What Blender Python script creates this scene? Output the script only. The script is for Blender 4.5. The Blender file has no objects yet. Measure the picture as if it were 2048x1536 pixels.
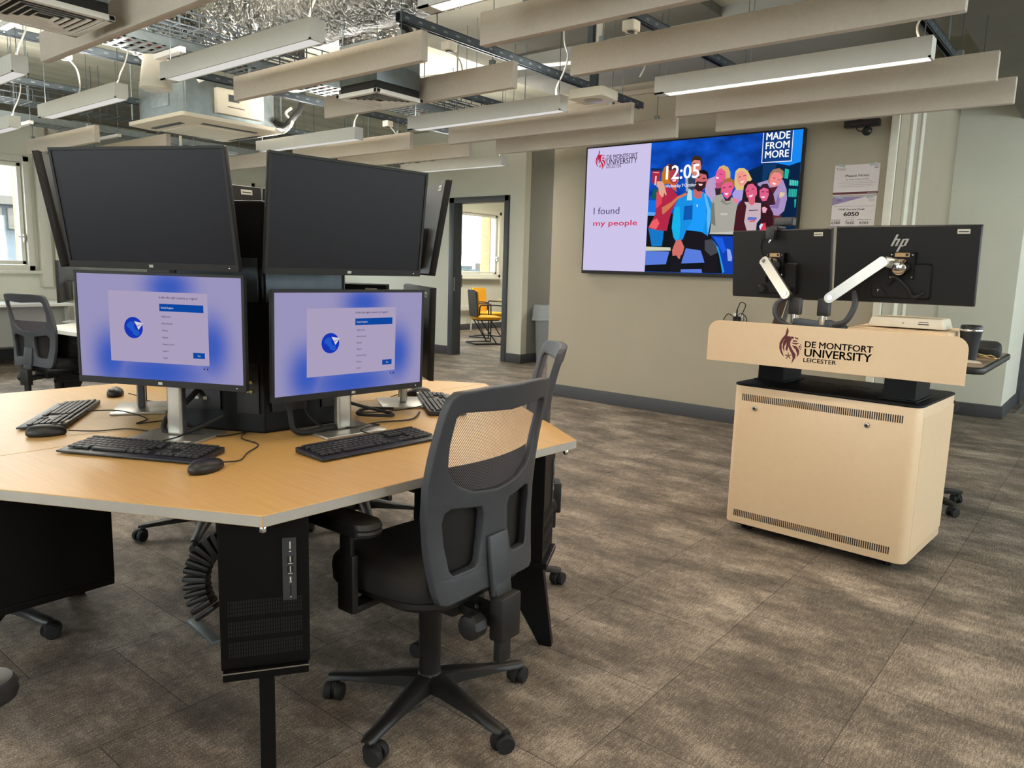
import bpy, bmesh, math, random
from mathutils import Vector, Matrix
random.seed(7)
PI = math.pi
R = math.radians
SC = bpy.context.scene
COL = SC.collection

# ------------------------------------------------------------------ camera, sky, exposure
cam_data = bpy.data.cameras.new('camera')
cam = bpy.data.objects.new('camera', cam_data)
COL.objects.link(cam)
SC.camera = cam
cam_data.sensor_width = 36.0
cam_data.lens = 1502.13 / 2048 * 36.0
cam_data.clip_start = 0.05
cam_data.clip_end = 300
def camera_matrix(yaw, pitch, roll, loc):
    right = Vector((math.cos(yaw), math.sin(yaw), 0))
    fwd = Vector((-math.sin(yaw), math.cos(yaw), 0))
    up = Vector((0, 0, 1))
    f2 = fwd * math.cos(pitch) - up * math.sin(pitch)
    u2 = up * math.cos(pitch) + fwd * math.sin(pitch)
    r3 = right * math.cos(roll) + u2 * math.sin(roll)
    u3 = u2 * math.cos(roll) - right * math.sin(roll)
    m = Matrix((r3, u3, -f2)).transposed().to_4x4()
    m.translation = loc
    return m
cam.matrix_world = camera_matrix(0.681692589, 0.152029915, 0.0291363971, Vector((0, 0, 1.3)))

world = bpy.data.worlds.new('overcast_sky')
SC.world = world
world.use_nodes = True
wn = world.node_tree
wn.nodes.clear()
w_out = wn.nodes.new('ShaderNodeOutputWorld')
w_bg = wn.nodes.new('ShaderNodeBackground')
w_tc = wn.nodes.new('ShaderNodeTexCoord')
w_sep = wn.nodes.new('ShaderNodeSeparateXYZ')
w_ramp = wn.nodes.new('ShaderNodeValToRGB')
wn.links.new(w_tc.outputs['Generated'], w_sep.inputs[0])
wn.links.new(w_sep.outputs['Z'], w_ramp.inputs[0])
w_ramp.color_ramp.elements[0].position = 0.0
w_ramp.color_ramp.elements[0].color = (0.92, 0.95, 0.96, 1)
w_ramp.color_ramp.elements[1].position = 0.7
w_ramp.color_ramp.elements[1].color = (0.80, 0.90, 1.0, 1)
wn.links.new(w_ramp.outputs[0], w_bg.inputs[0])
w_bg.inputs[1].default_value = 13.0
wn.links.new(w_bg.outputs[0], w_out.inputs[0])

SC.view_settings.view_transform = 'Standard'
SC.view_settings.look = 'None'
SC.view_settings.exposure = 0.0
SC.view_settings.gamma = 1.0
SC.view_settings.use_curve_mapping = False
LAMP_WARM = (1.0, 0.82, 0.63)
LAMP_NEUTRAL = (1.0, 0.94, 0.84)
POWER_WARM = 13.0
UP_SHARE = {True: 0.25, False: 2.1}
POWER_NEUTRAL = 20.0

# ------------------------------------------------------------------ materials
def hexc(h):
    c = [int(h[i:i+2], 16) / 255 for i in (0, 2, 4)]
    return tuple((v / 12.92 if v <= 0.04045 else ((v + 0.055) / 1.055) ** 2.4) for v in c) + (1.0,)
MATS = {}
def mat(name, col, rough=0.5, metal=0.0, noise=0.06, nscale=30.0, bump=0.0, bscale=200.0, spec=0.5, emit=None, estr=1.0):
    if name in MATS: return MATS[name]
    m = bpy.data.materials.new(name)
    m.use_nodes = True
    nt = m.node_tree
    b = nt.nodes['Principled BSDF']
    c = hexc(col) if isinstance(col, str) else tuple(col) + (1.0,)
    b.inputs['Roughness'].default_value = rough
    b.inputs['Metallic'].default_value = metal
    b.inputs['Specular IOR Level'].default_value = spec
    if noise > 0:
        tc = nt.nodes.new('ShaderNodeTexCoord')
        n = nt.nodes.new('ShaderNodeTexNoise')
        n.inputs['Scale'].default_value = nscale
        n.inputs['Detail'].default_value = 4
        nt.links.new(tc.outputs['Object'], n.inputs['Vector'])
        r = nt.nodes.new('ShaderNodeValToRGB')
        r.color_ramp.elements[0].position = 0.3
        r.color_ramp.elements[1].position = 0.7
        r.color_ramp.elements[0].color = tuple(v * (1 - noise) for v in c[:3]) + (1,)
        r.color_ramp.elements[1].color = tuple(min(1, v * (1 + noise)) for v in c[:3]) + (1,)
        nt.links.new(n.outputs['Fac'], r.inputs[0])
        nt.links.new(r.outputs[0], b.inputs['Base Color'])
        if bump > 0:
            n2 = nt.nodes.new('ShaderNodeTexNoise')
            n2.inputs['Scale'].default_value = bscale
            n2.inputs['Detail'].default_value = 3
            nt.links.new(tc.outputs['Object'], n2.inputs['Vector'])
            bp = nt.nodes.new('ShaderNodeBump')
            bp.inputs['Strength'].default_value = bump
            bp.inputs['Distance'].default_value = 0.01
            nt.links.new(n2.outputs['Fac'], bp.inputs['Height'])
            nt.links.new(bp.outputs[0], b.inputs['Normal'])
    else:
        b.inputs['Base Color'].default_value = c
    if emit:
        b.inputs['Emission Color'].default_value = hexc(emit) if isinstance(emit, str) else tuple(emit) + (1,)
        b.inputs['Emission Strength'].default_value = estr
    MATS[name] = m
    return m
def glow(name, col, s=1.0):
    if name in MATS: return MATS[name]
    m = bpy.data.materials.new(name)
    m.use_nodes = True
    nt = m.node_tree
    nt.nodes.clear()
    o = nt.nodes.new('ShaderNodeOutputMaterial')
    e = nt.nodes.new('ShaderNodeEmission')
    e.inputs[0].default_value = hexc(col) if isinstance(col, str) else tuple(col) + (1,)
    e.inputs[1].default_value = s
    nt.links.new(e.outputs[0], o.inputs[0])
    MATS[name] = m
    return m

M_black = mat('black_plastic', '161617', 0.45, noise=0.1, bump=0.03, bscale=900)
M_blackm = mat('black_metal', '0a0a0b', 0.45, noise=0.08, bump=0.02, bscale=700, spec=0.2)
M_bezel = mat('monitor_bezel', '1d1c1c', 0.5, noise=0.06, spec=0.25)
M_dark_screen = mat('screen_off', '121118', 0.42, noise=0.03, spec=0.2)
M_char = mat('charcoal_plastic', '34353a', 0.5, noise=0.06, bump=0.04, bscale=800)
M_chair_black = mat('chair_black_plastic', '161515', 0.45, noise=0.08, bump=0.04, bscale=600)
M_fabric = mat('seat_fabric', '1a1716', 0.9, noise=0.25, nscale=300, bump=0.3, bscale=900)
M_silver = mat('silver_metal', 'b8b5ae', 0.32, 0.85, noise=0.03)
M_chrome = mat('chrome', 'd8d8d8', 0.12, 1.0, noise=0.02)
M_galv = mat('galvanised_steel', '7c8588', 0.42, 0.75, noise=0.12, nscale=18)
M_galvd = mat('dark_galvanised_steel', '4d555b', 0.45, 0.7, noise=0.12, nscale=18)
M_white = mat('white_metal', 'dedad2', 0.45, noise=0.02)
M_lectern = mat('lectern_cream', 'e4c7a2', .42, noise=.015)
M_cream = mat('cream_plastic', 'dcd3c0', 0.45, noise=0.02)
M_baffle = mat('baffle_felt', 'bdb2a4', 0.95, noise=0.04, nscale=60, bump=0.1, bscale=500)
M_lampbody = mat('lamp_body', 'c9c7bf', 0.5, noise=0.02)
M_edge = mat('desk_edge_grey', 'a9a49b', 0.6, noise=0.04)
M_wallpaint = mat('wall_paint', 'd9d8ca', 0.85, noise=0.02, nscale=3, bump=0.05, bscale=120)
M_warmwall = mat('screen_wall_paint', 'a39a88', 0.85, noise=0.02, nscale=3, bump=0.05, bscale=120)
M_greywall = mat('corridor_paint', '8a8b86', 0.85, noise=0.03, nscale=4)
M_skirt = mat('skirting_paint', '45464a', 0.5, noise=0.04)
M_frame = mat('door_frame_paint', '4a4d52', 0.45, noise=0.04)
M_winframe = mat('window_frame', 'd9d6c8', 0.5, noise=0.04)
M_rubber = mat('rubber_black', '101010', 0.7, noise=0.1)
M_red = mat('red_cable', '8a1a26', 0.5)
M_yellow = mat('yellow_fabric', 'e6a512', 0.8, noise=0.06, nscale=200)
M_label = mat('asset_label', 'd8d2c4', 0.6, noise=0.02)
M_gold = mat('gold_contact', 'b9ab78', 0.35, 0.6)
M_ink = mat('black_ink', '17151a', 0.5, noise=0.02)
M_maroon = mat('maroon_ink', '5c0f20', 0.5, noise=0.04)

def wood_mat():
    m = bpy.data.materials.new('beech_laminate'); m.use_nodes = True
    nt = m.node_tree; b = nt.nodes['Principled BSDF']
    tc = nt.nodes.new('ShaderNodeTexCoord'); mp = nt.nodes.new('ShaderNodeMapping')
    mp.inputs['Scale'].default_value = (3, 60, 3)
    n = nt.nodes.new('ShaderNodeTexNoise'); n.inputs['Scale'].default_value = 2.0; n.inputs['Detail'].default_value = 6
    r = nt.nodes.new('ShaderNodeValToRGB')
    r.color_ramp.elements[0].position = 0.3; r.color_ramp.elements[1].position = 0.75
    r.color_ramp.elements[0].color = hexc('bf975a'); r.color_ramp.elements[1].color = hexc('caa264')
    nt.links.new(tc.outputs['Object'], mp.inputs[0]); nt.links.new(mp.outputs[0], n.inputs['Vector'])
    nt.links.new(n.outputs['Fac'], r.inputs[0]); nt.links.new(r.outputs[0], b.inputs['Base Color'])
    b.inputs['Roughness'].default_value = 0.42
    return m
M_wood = wood_mat()
def pale_wood():
    return mat('pale_laminate', 'd4d2c8', 0.4, noise=0.03)
M_pale = pale_wood()

def carpet_mat():
    m = bpy.data.materials.new('carpet_tiles'); m.use_nodes = True
    nt = m.node_tree; b = nt.nodes['Principled BSDF']; L = nt.links
    tc = nt.nodes.new('ShaderNodeTexCoord')
    def noise(sx, sy, det, seed, rough=.6):
        mp = nt.nodes.new('ShaderNodeMapping'); mp.inputs['Scale'].default_value = (sx, sy, 1); mp.inputs['Location'].default_value = (seed, seed * .7, 0)
        n = nt.nodes.new('ShaderNodeTexNoise'); n.inputs['Scale'].default_value = 1.0; n.inputs['Detail'].default_value = det
        n.inputs['Roughness'].default_value = rough
        L.new(tc.outputs['Object'], mp.inputs[0]); L.new(mp.outputs[0], n.inputs['Vector']); return n.outputs['Fac']
    def math_(op, a, c):
        x = nt.nodes.new('ShaderNodeMath'); x.operation = op
        for i, v in enumerate((a, c)):
            if isinstance(v, (int, float)): x.inputs[i].default_value = v
            else: L.new(v, x.inputs[i])
        return x.outputs[0]
    big = noise(2.6, 4.6, 6, 1.3, .62)
    mid = noise(14, 26, 3, 6.1)
    ribs = noise(200, 22, 2, 2.2)
    loop = noise(260, 200, 1, 9.1)
    s = math_('ADD', math_('ADD', math_('MULTIPLY', big, 0.75), math_('MULTIPLY', mid, .22)), math_('ADD', math_('MULTIPLY', ribs, 0.42), math_('MULTIPLY', loop, 0.55)))
    br = nt.nodes.new('ShaderNodeTexBrick'); br.inputs['Scale'].default_value = 1.0; br.inputs['Brick Width'].default_value = .5; br.inputs['Row Height'].default_value = .5
    br.inputs['Mortar Size'].default_value = .0022; br.inputs['Mortar Smooth'].default_value = .3; br.offset = .5
    br.inputs['Color1'].default_value = (.47, .47, .47, 1); br.inputs['Color2'].default_value = (.53, .53, .53, 1); br.inputs['Mortar'].default_value = (.33, .33, .33, 1)
    rm = nt.nodes.new('ShaderNodeMapping'); rm.inputs['Rotation'].default_value = (0, 0, R(90)); L.new(tc.outputs['Object'], rm.inputs[0]); L.new(rm.outputs[0], br.inputs['Vector'])
    s = math_('ADD', s, br.outputs['Color'])
    r = nt.nodes.new('ShaderNodeValToRGB')
    mr = nt.nodes.new('ShaderNodeMapRange'); mr.inputs['From Min'].default_value = 1.18; mr.inputs['From Max'].default_value = 1.76; L.new(s, mr.inputs['Value'])
    e = r.color_ramp.elements
    e[0].position = 0.0; e[0].color = hexc('2e2b28'); e[1].position = 1.0; e[1].color = hexc('bfb09e')
    mid_ = e.new(0.48); mid_.color = hexc('6c6156')
    L.new(mr.outputs[0], r.inputs[0]); L.new(r.outputs[0], b.inputs['Base Color'])
    b.inputs['Roughness'].default_value = 0.68
    b.inputs['Specular IOR Level'].default_value = 0.32
    bp = nt.nodes.new('ShaderNodeBump'); bp.inputs['Strength'].default_value = 0.45; bp.inputs['Distance'].default_value = 0.004
    L.new(math_('ADD', ribs, loop), bp.inputs['Height']); L.new(bp.outputs[0], b.inputs['Normal'])
    return m
M_carpet = carpet_mat()

def concrete_mat():
    m = bpy.data.materials.new('painted_concrete'); m.use_nodes = True
    nt = m.node_tree; b = nt.nodes['Principled BSDF']; L = nt.links
    tc = nt.nodes.new('ShaderNodeTexCoord'); mp = nt.nodes.new('ShaderNodeMapping'); mp.inputs['Scale'].default_value = (1.6, .35, 1)
    n = nt.nodes.new('ShaderNodeTexNoise'); n.inputs['Scale'].default_value = 2.5; n.inputs['Detail'].default_value = 7
    r = nt.nodes.new('ShaderNodeValToRGB'); r.color_ramp.elements[0].color = hexc('9c9b8c'); r.color_ramp.elements[1].color = hexc('c2c1b0')
    r.color_ramp.elements[0].position = .3; r.color_ramp.elements[1].position = .7
    L.new(tc.outputs['Object'], mp.inputs[0]); L.new(mp.outputs[0], n.inputs['Vector']); L.new(n.outputs['Fac'], r.inputs[0]); L.new(r.outputs[0], b.inputs['Base Color'])
    bp = nt.nodes.new('ShaderNodeBump'); bp.inputs['Strength'].default_value = .3; bp.inputs['Distance'].default_value = .02
    L.new(n.outputs['Fac'], bp.inputs['Height']); L.new(bp.outputs[0], b.inputs['Normal'])
    b.inputs['Roughness'].default_value = .9
    return m
M_concrete = concrete_mat()
M_beam_and_shade = mat('beam_and_shade_paint', '615f54', 0.9, noise=0.08, nscale=4)  # beam colour, also the painted shade on the wall top and slab patch

def foil_mat():
    m = bpy.data.materials.new('crinkled_foil'); m.use_nodes = True
    nt = m.node_tree; b = nt.nodes['Principled BSDF']; L = nt.links
    b.inputs['Base Color'].default_value = (.62, .61, .60, 1); b.inputs['Metallic'].default_value = 1.0; b.inputs['Roughness'].default_value = .2
    tc = nt.nodes.new('ShaderNodeTexCoord'); mp = nt.nodes.new('ShaderNodeMapping'); mp.inputs['Scale'].default_value = (34, 7, 7)
    n = nt.nodes.new('ShaderNodeTexNoise'); n.inputs['Scale'].default_value = 2.2; n.inputs['Detail'].default_value = 6; n.inputs['Distortion'].default_value = .8
    v = nt.nodes.new('ShaderNodeTexVoronoi'); v.inputs['Scale'].default_value = 26; v.feature = 'DISTANCE_TO_EDGE'
    L.new(tc.outputs['Object'], mp.inputs[0]); L.new(mp.outputs[0], n.inputs['Vector']); L.new(tc.outputs['Object'], v.inputs['Vector'])
    a = nt.nodes.new('ShaderNodeMath'); a.operation = 'ADD'; L.new(n.outputs['Fac'], a.inputs[0]); L.new(v.outputs['Distance'], a.inputs[1])
    bp = nt.nodes.new('ShaderNodeBump'); bp.inputs['Strength'].default_value = 1.0; bp.inputs['Distance'].default_value = .07
    L.new(a.outputs[0], bp.inputs['Height']); L.new(bp.outputs[0], b.inputs['Normal'])
    return m
M_foil = foil_mat()

def mesh_fabric(name, dens, col, hole):
    m = bpy.data.materials.new(name); m.use_nodes = True
    nt = m.node_tree; b = nt.nodes['Principled BSDF']; L = nt.links
    out = nt.nodes['Material Output']
    b.inputs['Base Color'].default_value = hexc(col); b.inputs['Roughness'].default_value = .7
    tc = nt.nodes.new('ShaderNodeTexCoord'); mp = nt.nodes.new('ShaderNodeMapping'); mp.inputs['Rotation'].default_value = (0, R(38), 0)
    L.new(tc.outputs['Object'], mp.inputs[0])
    def wave(d):
        w = nt.nodes.new('ShaderNodeTexWave'); w.bands_direction = d; w.inputs['Scale'].default_value = dens; w.inputs['Distortion'].default_value = 0
        L.new(mp.outputs[0], w.inputs['Vector']); return w.outputs['Fac']
    a = nt.nodes.new('ShaderNodeMath'); a.operation = 'MULTIPLY'; L.new(wave('X'), a.inputs[0])
    h = nt.nodes.new('ShaderNodeMath'); h.operation = 'MULTIPLY_ADD'; L.new(wave('Z'), h.inputs[0]); h.inputs[1].default_value = .35; h.inputs[2].default_value = .65
    L.new(h.outputs[0], a.inputs[1])
    g = nt.nodes.new('ShaderNodeMath'); g.operation = 'GREATER_THAN'; L.new(a.outputs[0], g.inputs[0]); g.inputs[1].default_value = hole
    t = nt.nodes.new('ShaderNodeBsdfTransparent'); mx = nt.nodes.new('ShaderNodeMixShader')
    L.new(g.outputs[0], mx.inputs[0]); L.new(b.outputs[0], mx.inputs[1]); L.new(t.outputs[0], mx.inputs[2]); L.new(mx.outputs[0], out.inputs[0])
    return m
M_netting = mesh_fabric('open_netting', 78.0, '6f676c', 0.24)

def glass_mat():
    m = bpy.data.materials.new('window_glass'); m.use_nodes = True
    nt = m.node_tree; L = nt.links; nt.nodes.clear()
    o = nt.nodes.new('ShaderNodeOutputMaterial'); t = nt.nodes.new('ShaderNodeBsdfTransparent'); g = nt.nodes.new('ShaderNodeBsdfGlossy')
    t.inputs[0].default_value = (.93, .96, .96, 1); g.inputs['Roughness'].default_value = .02
    mx = nt.nodes.new('ShaderNodeMixShader'); mx.inputs[0].default_value = .05
    L.new(t.outputs[0], mx.inputs[1]); L.new(g.outputs[0], mx.inputs[2]); L.new(mx.outputs[0], o.inputs[0])
    return m
M_glass = glass_mat()
def film_mat():
    m = bpy.data.materials.new('bin_liner_film'); m.use_nodes = True
    nt = m.node_tree; L = nt.links; b = nt.nodes['Principled BSDF']; o = nt.nodes['Material Output']
    b.inputs['Base Color'].default_value = hexc('c4ccd2'); b.inputs['Roughness'].default_value = .25
    t = nt.nodes.new('ShaderNodeBsdfTransparent'); mx = nt.nodes.new('ShaderNodeMixShader'); mx.inputs[0].default_value = .35
    L.new(b.outputs[0], mx.inputs[1]); L.new(t.outputs[0], mx.inputs[2]); L.new(mx.outputs[0], o.inputs[0])
    return m
M_film = film_mat()

# ------------------------------------------------------------------ mesh building
class MB:
    def __init__(s): s.v = []; s.f = []; s.m = []
    def add(s, vs, fs, mi=0):
        o = len(s.v); s.v += [tuple(v) for v in vs]; s.f += [tuple(i + o for i in f) for f in fs]; s.m += [mi] * len(fs); return s
    def box(s, c, d, mi=0, rot=None):
        x, y, z = d[0] / 2, d[1] / 2, d[2] / 2
        vs = [Vector((a * x, b * y, e * z)) for e in (-1, 1) for b in (-1, 1) for a in (-1, 1)]
        if rot is not None: vs = [rot @ v for v in vs]
        c = Vector(c)
        return s.add([c + v for v in vs], [(0, 2, 3, 1), (4, 5, 7, 6), (0, 1, 5, 4), (2, 6, 7, 3), (0, 4, 6, 2), (1, 3, 7, 5)], mi)
    def span(s, a, b, mi=0):
        return s.box([(a[i] + b[i]) / 2 for i in range(3)], [abs(b[i] - a[i]) for i in range(3)], mi)
    def bar(s, p, q, w, h, mi=0, up=(0, 0, 1)):
        p, q = Vector(p), Vector(q); d = (q - p); L = d.length; d.normalize()
        x = d.cross(Vector(up))
        if x.length < 1e-4: x = d.cross(Vector((0, 1, 0)))
        x.normalize(); z = x.cross(d)
        return s.box((p + q) / 2, (w, L, h), mi, Matrix((x, d, z)).transposed())
    def tube(s, pts, r, n=8, mi=0, cap=True):
        pts = [Vector(p) for p in pts]; k = len(pts); rr = r if isinstance(r, (list, tuple)) else [r] * k
        prev = None; o = len(s.v)
        for i, p in enumerate(pts):
            t = (pts[min(i + 1, k - 1)] - pts[max(i - 1, 0)]).normalized()
            if prev is None:
                u = t.cross(Vector((0, 0, 1)))
                if u.length < 1e-3: u = t.cross(Vector((0, 1, 0)))
            else:
                u = prev - t * prev.dot(t)
            u.normalize(); prev = u; w = t.cross(u)
            for j in range(n):
                a = 2 * PI * j / n; s.v.append(tuple(p + (u * math.cos(a) + w * math.sin(a)) * rr[i]))
        for i in range(k - 1):
            for j in range(n):
                a, b = o + i * n + j, o + i * n + (j + 1) % n
                s.f.append((a, b, b + n, a + n)); s.m.append(mi)
        if cap:
            s.f.append(tuple(o + j for j in reversed(range(n)))); s.m.append(mi)
            s.f.append(tuple(o + (k - 1) * n + j for j in range(n))); s.m.append(mi)
        return s
    def cyl(s, p, q, r, n=20, mi=0, r2=None): return s.tube([p, q], [r, r if r2 is None else r2], n, mi)
    def lathe(s, c, prof, n=24, mi=0, axis='z', cap=True):
        o = len(s.v)
        for r, h in prof:
            for j in range(n):
                a = 2 * PI * j / n; x, y = r * math.cos(a), r * math.sin(a)
                p = (x, y, h) if axis == 'z' else ((h, x, y) if axis == 'x' else (y, h, x))
                s.v.append((c[0] + p[0], c[1] + p[1], c[2] + p[2]))
        for i in range(len(prof) - 1):
            for j in range(n):
                a, b = o + i * n + j, o + i * n + (j + 1) % n
                s.f.append((a, b, b + n, a + n)); s.m.append(mi)
        if cap:
            s.f.append(tuple(o + j for j in reversed(range(n)))); s.m.append(mi)
            s.f.append(tuple(o + (len(prof) - 1) * n + j for j in range(n))); s.m.append(mi)
        return s
    def prism(s, poly, z0, z1, mi=0, fn=None):
        n = len(poly); f = fn or (lambda x, y, z: (x, y, z))
        vs = [f(x, y, z0) for x, y in poly] + [f(x, y, z1) for x, y in poly]
        fs = [tuple(reversed(range(n))), tuple(range(n, 2 * n))] + [(i, (i + 1) % n, n + (i + 1) % n, n + i) for i in range(n)]
        return s.add(vs, fs, mi)
    def poly(s, pts, mi=0): return s.add(pts, [tuple(range(len(pts)))], mi)
    def loft(s, rings, mi=0, cap=True):
        n = len(rings[0]); o = len(s.v)
        for r in rings: s.v += [tuple(p) for p in r]
        for i in range(len(rings) - 1):
            for j in range(n):
                a, b = o + i * n + j, o + i * n + (j + 1) % n
                s.f.append((a, b, b + n, a + n)); s.m.append(mi)
        if cap:
            s.f.append(tuple(o + j for j in reversed(range(n)))); s.m.append(mi)
            s.f.append(tuple(o + (len(rings) - 1) * n + j for j in range(n))); s.m.append(mi)
        return s
    def xf(s, M, start=0):
        for i in range(start, len(s.v)): s.v[i] = tuple(M @ Vector(s.v[i]))
        return s
    def build(s, name, mats, parent=None, bevel=0.0, smooth=35, seg=2, flip=True):
        me = bpy.data.meshes.new(name)
        me.from_pydata(s.v, [], s.f)
        if not isinstance(mats, (list, tuple)): mats = [mats]
        for m in mats: me.materials.append(m)
        me.polygons.foreach_set('material_index', s.m)
        bm = bmesh.new(); bm.from_mesh(me)
        if flip: bmesh.ops.recalc_face_normals(bm, faces=bm.faces[:])
        if bevel > 0:
            ed = [e for e in bm.edges if len(e.link_faces) == 2 and e.calc_face_angle(0) > R(40)]
            bmesh.ops.bevel(bm, geom=ed, offset=bevel, segments=seg, affect='EDGES', profile=.6, clamp_overlap=True)
        bm.to_mesh(me); bm.free()
        if smooth:
            me.shade_smooth(); me.set_sharp_from_angle(angle=R(smooth))
        o = bpy.data.objects.new(name, me); COL.objects.link(o)
        if parent is not None: o.parent = parent
        return o
def thing(name, label, cat, loc=(0, 0, 0), rz=0.0, group=None):
    o = bpy.data.objects.new(name, None); o.empty_display_size = .1; COL.objects.link(o)
    o.location = loc; o.rotation_euler = (0, 0, rz); o['label'] = label; o['category'] = cat
    if group: o['group'] = group
    return o
def tag(o, label, cat, group=None, kind=None):
    o['label'] = label; o['category'] = cat
    if group: o['group'] = group
    if kind: o['kind'] = kind
    return o
def struct(name, mb, m, parent=None, **k):
    o = mb.build(name, m, parent, **k)
    if parent is None: o['kind'] = 'structure'
    return o
def dup(root, loc, rz, label, group=None):
    r = root.copy(); COL.objects.link(r); r.location = loc; r.rotation_euler = (0, 0, rz); r['label'] = label
    if group: r['group'] = group
    def rec(a, b):
        for ch in a.children:
            c = ch.copy(); COL.objects.link(c); c.parent = b; c.matrix_parent_inverse = ch.matrix_parent_inverse.copy()
            rec(ch, c)
    rec(root, r)
    return r
def rrect(w, h, r, n=5, cx=0, cy=0):
    pts = []
    for sx, sy, a0 in ((1, 1, 0), (-1, 1, 90), (-1, -1, 180), (1, -1, 270)):
        for i in range(n + 1):
            a = R(a0 + 90 * i / n); pts.append((cx + sx * (w / 2 - r) + r * math.cos(a), cy + sy * (h / 2 - r) + r * math.sin(a)))
    return pts
def smooth_path(pts, n=8):
    P = [Vector(p) for p in pts]; out = []
    for i in range(len(P) - 1):
        p0, p1, p2, p3 = P[max(i - 1, 0)], P[i], P[i + 1], P[min(i + 2, len(P) - 1)]
        for k in range(n):
            t = k / n
            out.append(.5 * ((2 * p1) + (p2 - p0) * t + (2 * p0 - 5 * p1 + 4 * p2 - p3) * t * t + (3 * p1 - p0 - 3 * p2 + p3) * t ** 3))
    out.append(P[-1]); return out
def curve_fill(loops, depth, bevel=0.0, refine=0.0):
    cu = bpy.data.curves.new('outline', 'CURVE'); cu.dimensions = '2D'; cu.fill_mode = 'BOTH'; cu.extrude = depth / 2; cu.bevel_depth = bevel; cu.bevel_resolution = 2
    for lp in loops:
        sp = cu.splines.new('POLY'); sp.points.add(len(lp) - 1); sp.use_cyclic_u = True
        for i, p in enumerate(lp): sp.points[i].co = (p[0], p[1], 0, 1)
    ob = bpy.data.objects.new('outline', cu); me = bpy.data.meshes.new_from_object(ob)
    if refine > 0:
        bm = bmesh.new(); bm.from_mesh(me); bmesh.ops.remove_doubles(bm, verts=bm.verts[:], dist=1e-6); bmesh.ops.triangulate(bm, faces=bm.faces[:])
        for _ in range(5):
            ed = [e for e in bm.edges if e.calc_length() > refine]
            if not ed: break
            bmesh.ops.subdivide_edges(bm, edges=ed, cuts=1); bmesh.ops.triangulate(bm, faces=bm.faces[:])
        bm.to_mesh(me); bm.free()
    vs = [v.co.copy() for v in me.vertices]; fs = [tuple(p.vertices) for p in me.polygons]
    bpy.data.objects.remove(ob); bpy.data.meshes.remove(me); bpy.data.curves.remove(cu)
    return vs, fs
def text_mesh(body, width, cap, bold=0.0):
    """flat letters in the xy plane, lower left at the origin, fitted to a width and a capital height"""
    cu = bpy.data.curves.new('letters', 'FONT'); cu.body = body; cu.size = 1.0; cu.offset = bold; cu.fill_mode = 'FRONT'; cu.resolution_u = 3
    ob = bpy.data.objects.new('letters', cu); me = bpy.data.meshes.new_from_object(ob)
    vs = [v.co.copy() for v in me.vertices]; fs = [tuple(p.vertices) for p in me.polygons]
    bpy.data.objects.remove(ob); bpy.data.meshes.remove(me); bpy.data.curves.remove(cu)
    x0 = min(v.x for v in vs); x1 = max(v.x for v in vs)
    k = width / (x1 - x0); kz = cap / 0.69
    return [Vector(((v.x - x0) * k, v.y * kz, 0)) for v in vs], fs
def put_text(mb, body, x, z, width, cap, mi, fn, bold=0.0):
    vs, fs = text_mesh(body, width, cap)
    for k in ((0,) if bold <= 0 else (-1, -.5, 0, .5, 1)):
        mb.add([fn(x + v.x + k * bold * cap * 4, z + v.y) for v in vs], fs, mi)
        if bold > 0: mb.add([fn(x + v.x, z + v.y + k * bold * cap * 2.5) for v in vs], fs, mi)
def dense(loop, step=.03):
    out = []
    for i in range(len(loop)):
        a, b = Vector(loop[i]), Vector(loop[(i + 1) % len(loop)]); n = max(1, int((b - a).length / step))
        out += [a.lerp(b, k / n) for k in range(n)]
    return [(p[0], p[1]) for p in out]
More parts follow.
